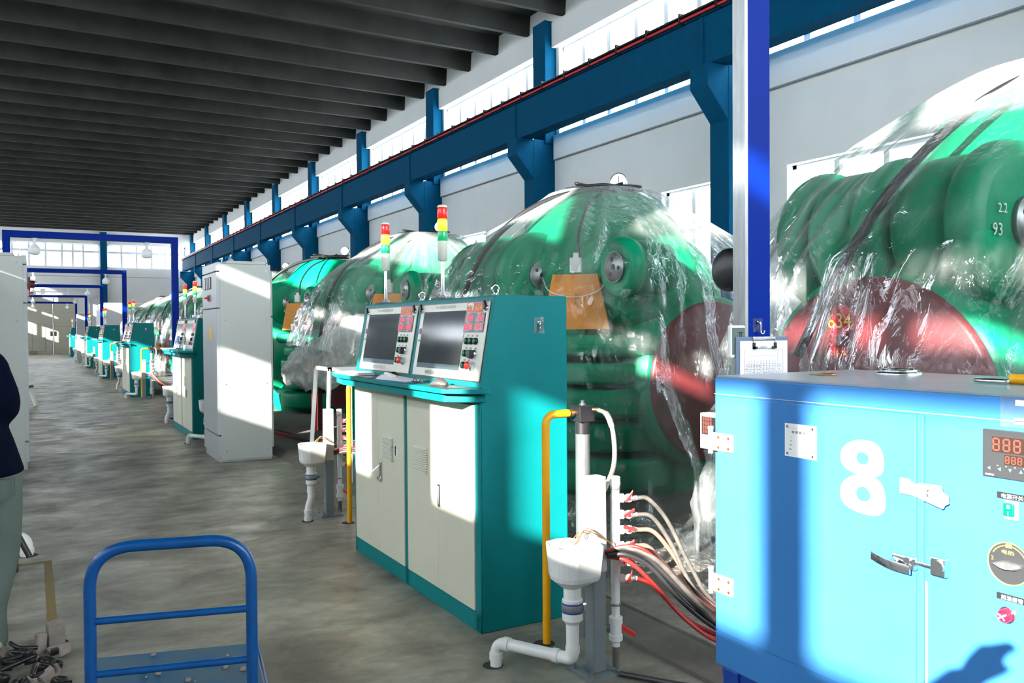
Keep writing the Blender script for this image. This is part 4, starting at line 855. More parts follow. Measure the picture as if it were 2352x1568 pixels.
# control column
cp = MB().box(OX-.006, OX+.001, .945, 1.055, 1.130, 1.230).build('temperature_controller', 'dgrey', t, .002)
MB().box(OX-.0068, OX-.006, .965, 1.034, 1.184, 1.216).box(OX-.0068, OX-.006, .965, 1.008, 1.160, 1.180).build('display_window', 'segwin', cp)
sg = MB(); seg7(sg, '888', (OX-.0066, 1.031, 1.188), RGT, UPZ, .024, .0215, .14, .0005); seg7(sg, '888', (OX-.0066, 1.005, 1.163), RGT, UPZ, .014, .0125, .14, .0005); sg.build('segment_digits', 'seg', cp)
b = MB()
for k in range(4): y = 1.040-.022*k; z = 1.149; b.add([(OX-.0072, y+.0035, z-.003), (OX-.0072, y-.0035, z-.003), (OX-.0072, y, z+.004)] if k in (3,) else ([(OX-.0072, y+.0035, z+.003), (OX-.0072, y-.0035, z+.003), (OX-.0072, y, z-.004)] if k == 2 else [(OX-.0072, y+.004, z), (OX-.0072, y-.003, z+.004), (OX-.0072, y-.003, z-.004)]), [(0, 1, 2)])
b.build('arrow_key', 'keyblue', cp)
b = MB()
for k in range(4): b.box(OX-.0068, OX-.006, 1.021-.018*k, 1.024-.018*k, 1.155, 1.157)
b.box(OX-.0068, OX-.006, 1.03, 1.048, 1.134, 1.137).build('panel_print', 'greylt', cp)
for z, txt in ((1.094, '电源开关'), (.883, '超温报警')):
    lb = MB().box(OX-.002, OX+.001, .955, 1.026, z-.006, z+.007).build('black_label', 'inkblk', t); text(txt, 'lettering', 'white_paint', lb, (OX-.002, 1.016, z-.0045), RGT, UPZ, .0095, .045)
sw = MB().box(OX-.006, OX+.001, .982, 1.010, 1.047, 1.086).build('power_switch', 'greylt', t, .002); rk = MB().box(OX-.012, OX-.005, .986, 1.008, 1.054, 1.082).build('rocker', 'green_sw', sw, .003)
MB().lathe([(.0025, 0), (.0045, .0005), (.0025, .001)], (OX-.012, .997, 1.074), (-1, 0, 0), 12).box(OX-.0128, OX-.012, .9965, .998, 1.058, 1.065).build('switch_mark', 'white_paint', rk)
dl = MB().cyl((OX+.001, 1.0, .955), (OX-.004, 1.0, .955), .044, n=36).build('dial_plate', 'dgrey', t)
MB().tube([(OX-.004, 1.0+.0435*cos(a), .955+.0435*sin(a)) for a in (2*pi*i/40 for i in range(40))], .0013, 6, True).tube([(OX-.0045, 1.0+.037*cos(a), .955+.037*sin(a)) for a in (radians(30+i*4) for i in range(35))], .0012, 5).box(OX-.0048, OX-.004, .994, 1.006, .988, .996).build('dial_ring', 'gold', dl)
text('电热', 'lettering', 'gold', dl, (OX-.004, 1.014, .974), RGT, UPZ, .009, .026); text('2', 'lettering', 'gold', dl, (OX-.004, 1.036, .957), RGT, UPZ, .008)
MB().loft([[Vector((OX-.005-dx, 1.0+y, .953+z)) for y, z in ((.030*s_, 0), (.012*s_, .007*s_), (0, .009*s_), (-.020*s_, .006*s_), (-.028*s_, 0), (-.02*s_, -.006*s_), (0, -.009*s_), (.012*s_, -.007*s_))] for dx, s_ in ((0, 1), (.012, .95), (.016, .8))]).build('dial_knob', 'steel', dl)
lp = MB().cyl((OX, 1.003, .848), (OX-.006, 1.003, .848), .017, n=20).build('alarm_lamp', 'chrome', t); MB().lathe([(.014, .005), (.014, .016), (.011, .021), (0, .024)], (OX, 1.003, .848), (-1, 0, 0), 20).build('lamp_lens', 'red_lamp', lp)
b = MB()
for a in (.5, 2.6, 4.0, 5.6): b.obox((OX-.0235, 1.003+.005*cos(a), .848+.005*sin(a)), (0, cos(a), sin(a)), (0, -sin(a), cos(a)), (1, 0, 0), .004, .0015, .0004)
b.build('lamp_glint_mark', 'white_paint', lp)
MB().box(OX-.003, OX-.001, .93, 1.019, 1.238, 1.304).build('card_pocket', 'clear', t); MB().box(OX-.0015, OX-.0005, .935, .992, 1.245, 1.258).box(OX-.0015, OX-.0005, .935, .989, 1.283, 1.295).build('pocket_card', 'white', t)
mt2 = MB().box(1.80, 1.84, 1.867, 1.985, 1.072, 1.182).build('meter_box', 'white_paint', t, .003)
mw = MB().box(1.798, 1.8005, 1.90, 1.975, 1.117, 1.172).build('meter_window', 'black', mt2)
sg = MB()
for r_ in range(4): seg7(sg, '8888', (1.798, 1.968, 1.1605-.013*r_), RGT, UPZ, .0095, .0105, .16, .0006)
sg.build('meter_digits', 'seg', mw)
for (x, y) in ((OX+.03, OY1-.06), (2.30, OY1-.06), (OX+.03, OY0+.06), (2.30, OY0+.06)): MB().box(x-.028, x+.03, y-.03, y+.03, 0, OZ0).build('leg', 'legblue', t, .003)
MB().box(OX+.01, OX+.05, OY0+.06, OY1-.06, .10, .15).box(2.28, 2.32, OY0+.06, OY1-.06, .10, .15).build('stretcher', 'legblue', t)
MB().box(OX+.01, 2.34, OY0+.02, OY1-.02, OZ0-.03, OZ0).build('bottom_frame', 'legblue', t)
# on the oven
t = wthing('key_bunch', 'small bunch of brass keys on the oven top left of the round vent ring', 'keys', (2.0, 1.68, 1.304))
MB().tube([(2.0+.018*cos(a), 1.66+.018*sin(a), 1.309) for a in (2*pi*i/16 for i in range(16))], .003, 6, True).build('key_ring', 'brass', t)
for k, a in enumerate((2.2, 2.6, 3.1)):
    dx, dy = cos(a-.6)*.05, sin(a-.6)*.05; MB().beam((1.995, 1.675, 1.307+.003*k), (1.995+dx*-.6, 1.675+.05-.01*k, 1.306), .011, .003).build('key', 'brass', t)
t = wthing('vent_ring', 'polished round steel vent cover in the middle of the oven top', 'vent', (2.25, 1.615, 1.304))
MB().lathe([(.068, 0), (.068, .006), (.055, .008)], (2.25, 1.615, 1.304), n=28).build('flange', 'chrome', t)
MB().tube([(2.25+.05*cos(a), 1.615+.05*sin(a), 1.314) for a in (2*pi*i/24 for i in range(24))], .005, 8, True).tube([(2.25+.022*cos(a), 1.615+.022*sin(a), 1.314) for a in (2*pi*i/16 for i in range(16))], .004, 6, True).cyl((2.20, 1.615, 1.314), (2.30, 1.615, 1.314), .004, n=6).build('grille', 'chrome', t)
t = wthing('hand_tool', 'tool with yellow handle and steel ring head at the right end of the oven top', 'tool', (2.09, 1.2, 1.304))
MB().tube([(2.045+.013*sin(a), 1.214+.040*cos(a)*1.0, 1.312) for a in (2*pi*i/24 for i in range(24))], .0055, 8, True).build('ring_head', 'chrome', t)
MB().cyl((2.055, 1.175, 1.317), (2.11, 1.02, 1.317), .0125, n=14).build('handle', 'yellowp', t)

# ---------------------------------------------------------------- trolley
t = wthing('platform_trolley', 'blue platform trolley with tubular push handle and dusty deck in the foreground', 'trolley', (.35, 3.0, 0))
a_, b_ = Vector((.187, 3.576, 0)), Vector((.761, 3.422, 0)); dn = Vector((-.144, -.990, 0)); L_ = 1.02
pl = [a_, b_, b_+dn*L_, a_+dn*L_]
dk = MB().prism([(p.x, p.y) for p in pl], None, 'z', .165, .2).build('deck', 'cartdeck', t, .008)
MB().tube([p+Vector((0, 0, .18)) for p in pl], .018, 8, True).build('deck_rim', 'cartblue', t)
PA, PB = Vector((.130, 2.634, 0)), Vector((.549, 2.521, 0))
def Z(p, z): return Vector((p.x, p.y, z))
hp = arc_path([Z(PA, .19), Z(PA, .838), Z(PB, .838), Z(PB, .19)], .12, 12)
hd = MB().tube(hp, .0165, 16).build('push_handle', 'cartblue', t)
for z in (.632, .482): MB().cyl(Z(PA, z), Z(PB, z), .0105, n=12).build('crossbar', 'cartblue', hd)
for p in (PA, PB): MB().cyl(Z(p, .2), Z(p, .235), .022, n=14).build('handle_socket', 'cartblue', t)
for f_ in (.12, .88):
    for g_ in (.12, .88):
        c = a_+(b_-a_)*f_+dn*L_*g_; MB().cyl((c.x-.018, c.y, .055), (c.x+.018, c.y, .055), .055, n=20).build('castor_wheel', 'black', t); MB().box(c.x-.028, c.x+.028, c.y-.03, c.y+.03, .11, .168).build('castor_fork', 'dark', t)
q = random.Random(11)
for k in range(24):
    u, v = q.uniform(.25, .95), q.uniform(.03, .55); c = a_+(b_-a_)*u+dn*L_*v; b = MB(); s_ = q.uniform(.003, .012)
    b.ball((0, 0, s_*.45), s_*1.5, s_, s_*.6, 7, 5); o = b.build('stone_chip', 'stone'); o.location = (c.x, c.y, .2); o.rotation_euler = (0, 0, q.uniform(0, 3)); tag(o, 'pale stone chip lying on the dusty blue trolley deck', 'chip', 'stone chips on the trolley deck')
# ---------------------------------------------------------------- scrap heap at the lower left
q = random.Random(4); SC = []
for k in range(64):
    x, y = q.uniform(-.42, .10), q.uniform(3.78, 4.40)
    if x > -.02 and y > 4.2 and q.random() < .5: continue
    hh = max(0, .10-.25*abs(x+.2)-.15*abs(y-4.1)); z = q.uniform(.0, hh+.01); ty = k % 4
    if ty == 0:
        w, d_, h = q.uniform(.012, .03), q.uniform(.012, .035), q.uniform(.01, .028); b = MB().obox((0, 0, h), (1, q.uniform(-.3, .3), q.uniform(-.3, .3)), (0, 1, .2), (0, -.2, 1), w, d_, h)
        for i in range(len(b.v)): b.v[i] = tuple(c+q.uniform(-.010, .010) for c in b.v[i])
        o = b.build('mould_fragment', 'stone', None, .004); lab = ('pale broken mould fragment in the scrap heap by the person\'s feet', 'fragment', 'pale fragments in the scrap heap')
    elif ty in (1, 2):
        r_ = q.uniform(.018, .04); b = MB().lathe([(r_*.65, 0), (r_, .0), (r_, .022), (r_*.9, .03), (r_*.65, .03), (r_*.6, .004)], (0, 0, 0), (q.uniform(-.5, .5), q.uniform(-.5, .5), 1), 20); o = b.build('metal_ring', 'scrap'); lab = ('dark metal ring tossed on the scrap heap by the person\'s feet', 'ring', 'metal rings in the scrap heap')
    else:
        b = MB().tube(spline([(q.uniform(-.07, .07), q.uniform(-.07, .07), .012+.03*q.random()) for _ in range(4)]), .009, 8); o = b.build('bent_offcut', 'scrap'); lab = ('dark bent metal offcut on the scrap heap by the person\'s feet', 'offcut', 'bent offcuts in the scrap heap')
    o.location = (x, y, max(.004, z)); o.rotation_euler = (0, 0, q.uniform(0, 6)); tag(o, *lab)
t = thing('broken_mould', 'largest pale broken mould block standing at the back of the scrap heap', 'fragment', (.055, 4.33, 0), .35)
MB().obox((.02, 0, .075), (1, 0, .05), (0, 1, .1), (-.05, -.1, 1), .036, .022, .06).build('block', 'stone', t, .006); MB().obox((-.045, .0, .05), (1, 0, -.1), (0, 1, 0), (.1, 0, 1), .022, .02, .045).build('block', 'stone', t, .006)
# things behind the person
t = thing('pipe_elbow', 'dusty white pipe elbow coming out of the floor behind the person', 'pipe', (-.05, 6.25, 0))
MB().tube(arc_path([(0, 0, -.02), (0, 0, .12), (-.3, .1, .12)], .07, 8), .038, 14).build('elbow', 'pipe', t); MB().cyl((0, 0, .02), (0, 0, .05), .044, n=16).build('collar', 'pipe', t)
MB().lathe([(.055, .0015), (0, .002)], (.01, 0, 0), n=16).build('floor_hole', 'hole', t)
t = thing('pump_bin', 'dark cylindrical bin with a black lever handle behind the person', 'bin', (-.22, 5.9, 0))
MB().lathe([(.13, 0), (.135, .42), (.12, .44)], n=20).build('drum', 'black', t); MB().cyl((.06, -.1, .40), (.19, -.2, .12), .017, n=10).build('lever', 'black', t)
# rack behind near console
t = wthing('steel_rack', 'white painted steel rack with slotted top left of the nearest console', 'rack', (2.3, 7.1, .05))
for (x, y, xb, yb) in ((2.17, 6.92, 2.11, 6.86), (2.48, 6.92, 2.50, 6.86), (2.17, 7.3, 2.11, 7.36), (2.48, 7.3, 2.50, 7.36)): MB().beam((xb, yb, .002 if xb < 2.4 else .05), (x, y, 1.11), .026, .026).build('leg', 'white_paint', t)
MB().box(2.155, 2.495, 6.905, 6.935, 1.095, 1.125).box(2.155, 2.495, 7.285, 7.315, 1.095, 1.125).box(2.155, 2.185, 6.905, 7.315, 1.095, 1.125).box(2.465, 2.495, 6.905, 7.315, 1.095, 1.125).build('top_frame', 'white_paint', t)
b = MB()
for k in range(5): b.box(2.2+.055*k, 2.232+.055*k, 6.93, 7.29, 1.118, 1.128)
b.build('top_slat', 'steel', t)

# ---------------------------------------------------------------- green presses
PX_, PY_ = 4.7, 6.5
PITCH = 4.1
def lob(th, r, k=.07, off=0.): return r*(1+k*cos(4*(th-off)))
def ring_xy(r, z, n=40, k=.07, cx=PX_, cy=PY_): return [Vector((cx+lob(t_, r, k)*cos(t_), cy+lob(t_, r, k)*sin(t_), z)) for t_ in (2*pi*i/n for i in range(n))]
def make_press():
    t = wthing('cubic_press', '', 'press', (PX_, PY_, .055), 'green presses along the right wall')
    b = MB().loft([ring_xy(1.02, .05, k=.02), ring_xy(1.05, .32), ring_xy(1.0, .42), ring_xy(.84, .62), ring_xy(.7, .8)]); b.build('bottom_beam', 'mgreen', t)
    MB().box(PX_-.72, PX_+.72, PY_-.72, PY_+.72, .5, 1.6).build('core_block', 'mgreen', t, .1)
    b = MB().loft([ring_xy(.66, 1.42, k=.0), ring_xy(.80, 1.62), ring_xy(.90, 1.85), ring_xy(.92, 2.0), ring_xy(.86, 2.18), ring_xy(.74, 2.36, k=.05), ring_xy(.62, 2.52, k=.03), ring_xy(.54, 2.61, k=0), ring_xy(.49, 2.645, k=0), ring_xy(.40, 2.655, k=0)]); b.build('top_beam', 'mgreen', t)
    # front and side rams with maroon end plates
    for nm, o, ax in (('front_ram', Vector((PX_, PY_+.3, 1.03)), Vector((-1, 0, 0))), ('side_ram', Vector((4.85, PY_, 1.0)), Vector((0, -1, 0)))):
        L = 1.16 if ax.x else 1.31
        rm = MB().lathe([(.86, .35), (.88, .60), (.84, .82), (.74, .92), (.70, L-.02), (.66, L)], o, ax, 40).build(nm, 'mgreen', t)
        pl = MB().lathe([(.66, L-.02), (.655, L+.02), (.635, L+.036), (.0, L+.04)], o, ax, 48).build('end_plate', 'mred', rm)
        MB().lathe([(.12, L+.036), (.12, L+.05), (.0, L+.052)], o, ax, 24).build('plate_hub', 'mred', pl)
    for nm, ax in (('rear_ram', Vector((1, 0, 0))), ('far_ram', Vector((0, 1, 0)))):
        MB().lathe([(.86, .35), (.88, .60), (.84, .82), (.72, .92), (.68, 1.2), (.60, 1.24)], Vector((PX_, PY_, 1.0)), ax, 32).build(nm, 'mgreen', t)
    # hinge lugs with steel pins: along y on the front, along x on the near side
    def lugs(c, ax, lens, r):
        c = Vector(c); ax = Vector(ax)
        for k, (a0, a1, rr) in enumerate(lens):
            MB().lathe([(rr*.80, a0), (rr*.95, a0+.015), (rr, a0+.06), (rr, a1-.06), (rr*.95, a1-.015), (rr*.8, a1)], c, ax, 32).build('hinge_lug', 'mgreen', t)
        p = MB().lathe([(.118, -.022), (.118, .0), (.114, -.022), (.0, -.026)][::1], c, ax, 28).build('hinge_pin', 'steel', t)
        u = ax.orthogonal().normalized(); v = ax.cross(u)
        for k in range(3):
            a = 2*pi*k/3+.4; q = c+ax*-.028+(u*cos(a)+v*sin(a))*.066; MB().cyl(q, q+ax*.01, .016, n=10).build('pin_hole', 'dark', p)
        MB().cyl(c-ax*.03, c-ax*.024, .022, n=12).build('pin_centre', 'dark', p)
    lugs((3.83, PY_-.28, 1.9), (0, 1, 0), ((0, .17, .38), (.19, .46, .345), (.48, .66, .38), (.68, .94, .345), (.96, 1.12, .38)), .38)
    lugs((3.83, PY_-1.36, 1.9), (1, 0, 0), ((0, .14, .23), (.15, .45, .21)), .23)
    MB().loft([[Vector((4.62+rx*cos(a), 5.93+ry*sin(a), z)) for a in (2*pi*i/36 for i in range(36))] for z, rx, ry in ((1.44, .55, .50), (1.52, .70, .66), (1.66, .76, .73), (1.85, .74, .72), (2.02, .66, .63), (2.15, .55, .50), (2.24, .40, .36), (2.28, .2, .18))]).build('side_shoulder', 'mgreen', t)
    # stacked corner lugs under the guard
    for (z0, z1, rr) in ((.14, .40, .60), (.45, .68, .54), (.73, .95, .60), (.99, 1.16, .55)):
        MB().lathe([(rr*.9, z0), (rr*.98, z0+.015), (rr, z0+.04), (rr, z1-.04), (rr*.98, z1-.015), (rr*.9, z1)], (4.20, 5.86, 0), n=40).build('corner_lug', 'mgreen', t)
    MB().obox((4.02, 5.66, 1.30), (.72, -.69, 0), (.69, .72, 0), UPZ, .52, .24, .085).build('ledge', 'mgreen', t, .07)
    MB().obox((3.72, 6.75, 1.36), (0, 1, 0), (1, 0, 0), UPZ, .42, .16, .07).build('ledge', 'mgreen', t, .06)
    r = Vector((.72, -.69, 0)); nn = Vector((-.69, -.72, 0)); c = Vector((3.80, 5.645, 0))
    b = MB(); q = [c+r*x+UPZ*z for x, z in ((-.275, 1.43), (.275, 1.43), (.185, 1.875), (-.185, 1.875))]; b.add(q+[p-nn*.05 for p in q], [(3, 2, 1, 0), (4, 5, 6, 7), (0, 1, 5, 4), (1, 2, 6, 5), (2, 3, 7, 6), (3, 0, 4, 7)])
    gd = b.build('guard_plate', 'orange', t, .004); MB().obox(c+nn*.01+UPZ*1.68, UPZ, r, nn, .04, .008, .012).build('guard_handle', 'orange', gd)
    MB().obox(c-r*.0+UPZ*1.95+nn*-.04, r, nn, UPZ, .045, .03, .06).obox(c+UPZ*2.03+nn*-.04, r, nn, UPZ, .02, .02, .02).build('limit_switch', 'pipe', t, .004)
    MB().tube(spline([(3.83, PY_-.31, 1.88), c+r*-.2+nn*.05+UPZ*1.74, c+nn*.03+UPZ*1.69, c+r*.2+nn*.05+UPZ*1.74, (3.80, PY_-1.36, 1.88)]), .0035, 6).build('safety_cord', 'pipe', t)
    bx = MB().box(3.26, 3.50, PY_+.58, PY_+.85, .84, 1.05).build('orange_box', 'orange', t, .01); MB().cyl((3.38, PY_+.58, .97), (3.38, PY_+.50, .97), .03, n=12).build('knob', 'black', bx); MB().box(3.255, 3.26, PY_+.66, PY_+.77, .93, 1.0).build('red_tag', 'red_btn', bx)
    MB().box(3.30, 3.36, PY_+.68, PY_+.74, .0, .84).box(3.40, 3.46, PY_+.76, PY_+.82, .0, .84).build('box_leg', 'maroon', t)
    g = MB().cyl((4.96, PY_+.1, 2.60), (4.96, PY_+.1, 2.78), .014, n=10).build('gauge_stem', 'brass', t)
    gn = Vector((-.66, -.75, 0)); gc = Vector((4.96, PY_+.1, 2.855)); gg = MB().lathe([(.078, -.03), (.08, .03), (.072, .034)], gc, gn, 28).build('pressure_gauge', 'chrome', g)
    MB().lathe([(.071, .031), (.0, .0315)], gc, gn, 28).build('gauge_face', 'dial', gg); gu = UPZ; gr = gn.cross(UPZ); MB().obox(gc+gn*.034+gu*.012, gu, gr, gn, .035, .003, .001).build('gauge_needle', 'inkblk', gg)
    b = MB()
    for k in range(9): 
        a = .1*k; b.obox(gc+gn*.0325+(gr*cos(pi*1.25-k*pi*1.5/8)+gu*sin(pi*1.25-k*pi*1.5/8))*.058, gu, gr, gn, .004, .002, .0005)
    b.build('gauge_marks', 'inkblk', gg)
    q_ = random.Random(9)
    for k in range(5):
        pts = [(PX_+q_.uniform(-.45, .2), PY_+q_.uniform(-.4, .4), 2.675+.015*k+q_.uniform(0, .02)) for _ in range(6)]
        MB().tube(spline(pts, 5), .014, 7).build('loose_cable', 'cable', t)
    MB().tube(spline([(4.35, PY_-.25, 2.68), (4.0, PY_-.16, 2.58), (3.68, PY_-.06, 2.38), (3.46, PY_+.12, 2.08), (3.38, PY_+.38, 1.66), (3.38, PY_+.6, 1.3)]), .025, 9).build('drop_cable', 'cable', t)
    MB().tube(spline([(4.45, PY_-.45, 2.66), (4.12, PY_-.62, 2.50), (3.90, PY_-.78, 2.25), (3.86, PY_-.82, 2.0)]), .012, 7).build('switch_cable', 'cable', t)
    return t
p0 = make_press()
PLAB = ['green press under clear plastic right behind the light blue oven', 'green press under clear plastic right behind the nearest teal console', 'green press partly bared under a gathered plastic sheet left of the nearest console', 'uncovered green press just right of the tall grey cabinet']
presses = []
for k in range(9):
    y = 2.4+PITCH*k
    lab = PLAB[k] if k < 4 else 'green press number %d of the row counted from the camera' % (k+1)
    if k == 1: p0.location = (PX_, y, .055); p0['label'] = lab; presses.append(p0); continue
    presses.append(dup(p0, (PX_, y, .055), lab, skip=()))
# stickers and chalk on the nearest press
off = Vector((0, 2.4-6.5, 0)); pr = presses[0]; WORLD[pr.name] = (PX_, 2.4, .055)
end = [c for c in pr.children if c.name.startswith('front_ram')][0]
st = MB().lathe([(.078, 0), (.0, .001)], (3.497, 2.835, 1.475), (-1, 0, 0), 24); st = st.build('number_sticker', 'stick', end); text('634', 'lettering', 'yel', st, (3.494, 2.91, 1.435), RGT, UPZ, .075, .14, lift=.002)
st = MB().box(3.493, 3.497, 2.79, 2.90, 1.285, 1.34).build('type_sticker', 'stick', end); text('210-76', 'lettering', 'yel', st, (3.4925, 2.892, 1.30), RGT, UPZ, .024, .09, lift=.002)
b1 = text('2.2', 'chalk_mark', 'panel', pr, (3.60, 2.113, 1.93), (1, 0, 0), UPZ, .04, lift=.004); b2 = text('93', 'chalk_mark', 'panel', pr, (3.56, 2.113, 1.83), (1, 0, 0), UPZ, .055, lift=.004)

# ---------------------------------------------------------------- plastic sheets
from mathutils import noise as NZ
def drape(seed, prof, low=None, folds=1.0, cx=PX_, cy=PY_, nt=380, nz=72, arc=None):
    """prof: (z, r) from top to bottom; low(theta) -> lowest z"""
    b = MB(); V = []; FA = []
    def R(z):
        for (za, ra), (zb, rb) in zip(prof, prof[1:]):
            if zb <= z <= za: u = (za-z)/(za-zb); return ra+(rb-ra)*u
        return prof[-1][1]
    zt = prof[0][0]
    a0, a1 = arc if arc else (0, 2*pi)
    for j in range(nz+1):
        row = []
        for i in range(nt if not arc else nt+1):
            th = a0+(a1-a0)*i/nt; zl = low(th) if low else .07
            u = j/nz; z = zt+(zl-zt)*u**.92
            r = R(z); dn_ = min(1, max(0, (zt-z)/.5))
            q = Vector((cos(th), sin(th), 0))
            # hanging folds: sharp ridges running down the fall of the sheet, twisting a little
            tw = th+.10*NZ.noise(Vector((z*.9, seed, th*.5)))
            f = (1-2*abs(NZ.noise(Vector((cos(tw)*5.5+seed*3.1, sin(tw)*5.5, z*.28)))))**4*.13
            f += (1-2*abs(NZ.noise(Vector((cos(tw)*13+seed, sin(tw)*13, z*.5+7)))))**3*.03
            f += NZ.noise(Vector((q.x*1.6+seed, q.y*1.6, z*1.3)))*.10
            f += (1-2*abs(NZ.noise(Vector((q.x*r*4.2+seed, q.y*r*4.2, z*4.2)))))**2*.009
            fa = max(0, 1-2.6*abs(NZ.noise(Vector((cos(tw)*5.5+seed*3.1, sin(tw)*5.5, z*.28)))))**3+.7*max(0, 1-2.4*abs(NZ.noise(Vector((cos(tw)*13+seed, sin(tw)*13, z*.5+7)))))**4
            FA.append(min(1, fa)*min(1, .25+dn_))
            sq = 1+.04*abs(sin(2*th))+.26*max(0, cos(th-radians(228)))**2*min(1, (zt-z)/.45)
            rr = r*sq+f*folds*dn_*(.45+.55*min(1, (zt-z)/1.6))
            zz = z+(.02*NZ.noise(Vector((q.x*r*3, q.y*r*3, seed)))*(1-dn_))
            if z < .32: zz = .10+max(0, .10*NZ.noise(Vector((q.x*r*3+5, q.y*r*3, seed)))+.06*u)
            row.append((cx+q.x*rr, cy+q.y*rr, zz))
        V += row
    n = nt if not arc else nt+1
    F_ = []
    for j in range(nz):
        for i in range(n if not arc else n-1): i2 = (i+1) % n; F_.append((j*n+i, j*n+i2, (j+1)*n+i2, (j+1)*n+i))
    b.add(V, F_, True)
    if not arc:
        c0 = (cx, cy, zt+.012); b.add([c0]+V[:n], [(0, i+1, (i+1) % n+1) for i in range(n)], True); FA.append(.2)
    b.fa = FA
    return b
PROF = [(2.70, .50), (2.62, .60), (2.34, .98), (2.06, 1.27), (1.75, 1.47), (1.3, 1.60), (.8, 1.68), (.3, 1.74), (.06, 2.05)]
def sheet(k, seed, label, prof=PROF, low=None, **kw):
    t = drape(seed, prof, low, **kw)
    y = 2.4+PITCH*k
    o = t.build('plastic_sheet', 'plastic')
    for v in o.data.vertices: v.co -= Vector((PX_, PY_, 0))
    at = o.data.attributes.new('fold', 'FLOAT', 'POINT'); at.data.foreach_set('value', t.fa[:len(o.data.vertices)]+[.2]*(len(o.data.vertices)-len(t.fa)))
    o.location = (PX_, y, 0)
    tag(o, label, 'plastic cover', 'clear plastic covers over the presses'); return o
sheet(0, 1.3, 'clear plastic sheet draped over the press behind the light blue oven', [(2.74, .50), (2.66, .62), (2.38, 1.0), (2.06, 1.30), (1.75, 1.50), (1.3, 1.62), (.8, 1.64), (.3, 1.64), (.06, 1.78)], folds=1.15)
sh1 = sheet(1, 4.2, 'clear plastic sheet draped over the press behind the nearest console')
def low2(th):
    d = abs((th-radians(185)+pi) % (2*pi)-pi); return .9+.35*cos(min(pi, d*1.2)) if d < 1.6 else .45
sh2 = sheet(2, 7.7, 'clear plastic sheet pulled half off the third nearest press', low=low2)
for k, src in ((4, sh1), (5, sh2), (6, sh1), (7, sh1), (8, sh2)):
    dup(src, (PX_, 2.4+PITCH*k, 0), 'clear plastic sheet over press number %d of the row counted from the camera' % (k+1))
# gathered bunch of film hanging over the front of the third press
pts = spline([(2.95, 11.25, .86), (3.02, 10.9, .93), (3.10, 10.4, 1.02), (3.18, 9.95, 1.14), (3.3, 9.5, 1.34), (3.5, 9.1, 1.52), (3.8, 8.9, 1.62)], 8); n_ = len(pts)
b = MB(); rows = []
for k, p in enumerate(pts):
    u = k/(n_-1); rr = .06+.19*sin(pi*min(1, u*1.12+.02))**.8
    row = []
    for i in range(30):
        a = 2*pi*i/30; w = 1+.5*NZ.noise(Vector((cos(a)*1.8, sin(a)*1.8, u*7)))+.35*(1-2*abs(NZ.noise(Vector((cos(a)*3, sin(a)*3+4, u*12)))))**2
        row.append(p+Vector((cos(a)*rr*w*.8, cos(a)*rr*w*.25, sin(a)*rr*w)))
    rows.append(row)
b.loft(rows); o = b.build('plastic_bundle', 'plastic_thick'); tag(o, 'gathered bunch of plastic film hanging on the bared press left of the nearest console', 'plastic cover')
# loose film on the floor in front of the second press
b = MB(); rows = []
for j in range(26):
    row = []
    for i in range(44):
        u, v = i/43, j/25; x = 2.75+.75*v+.12*NZ.noise(Vector((u*4, v*3, 2))); y = 3.5+1.9*u-.15*v
        h = .08+.25*sin(pi*v)**1.5*(.4+.6*NZ.noise(Vector((u*3+1, 4, 0)))**2)*(1-abs(2*u-1)**3)+.14*(1-2*abs(NZ.noise(Vector((x*3.2, y*3.2, 5)))))**2
        row.append((x, y, h))
    rows.append(row)
V = [p for r_ in rows for p in r_]; b.add(V, [(j*44+i, j*44+i+1, (j+1)*44+i+1, (j+1)*44+i) for j in range(25) for i in range(43)], True)
o = b.build('loose_film', 'film'); tag(o, 'crumpled clear film heaped on the floor behind the hoses and steel column', 'plastic film')

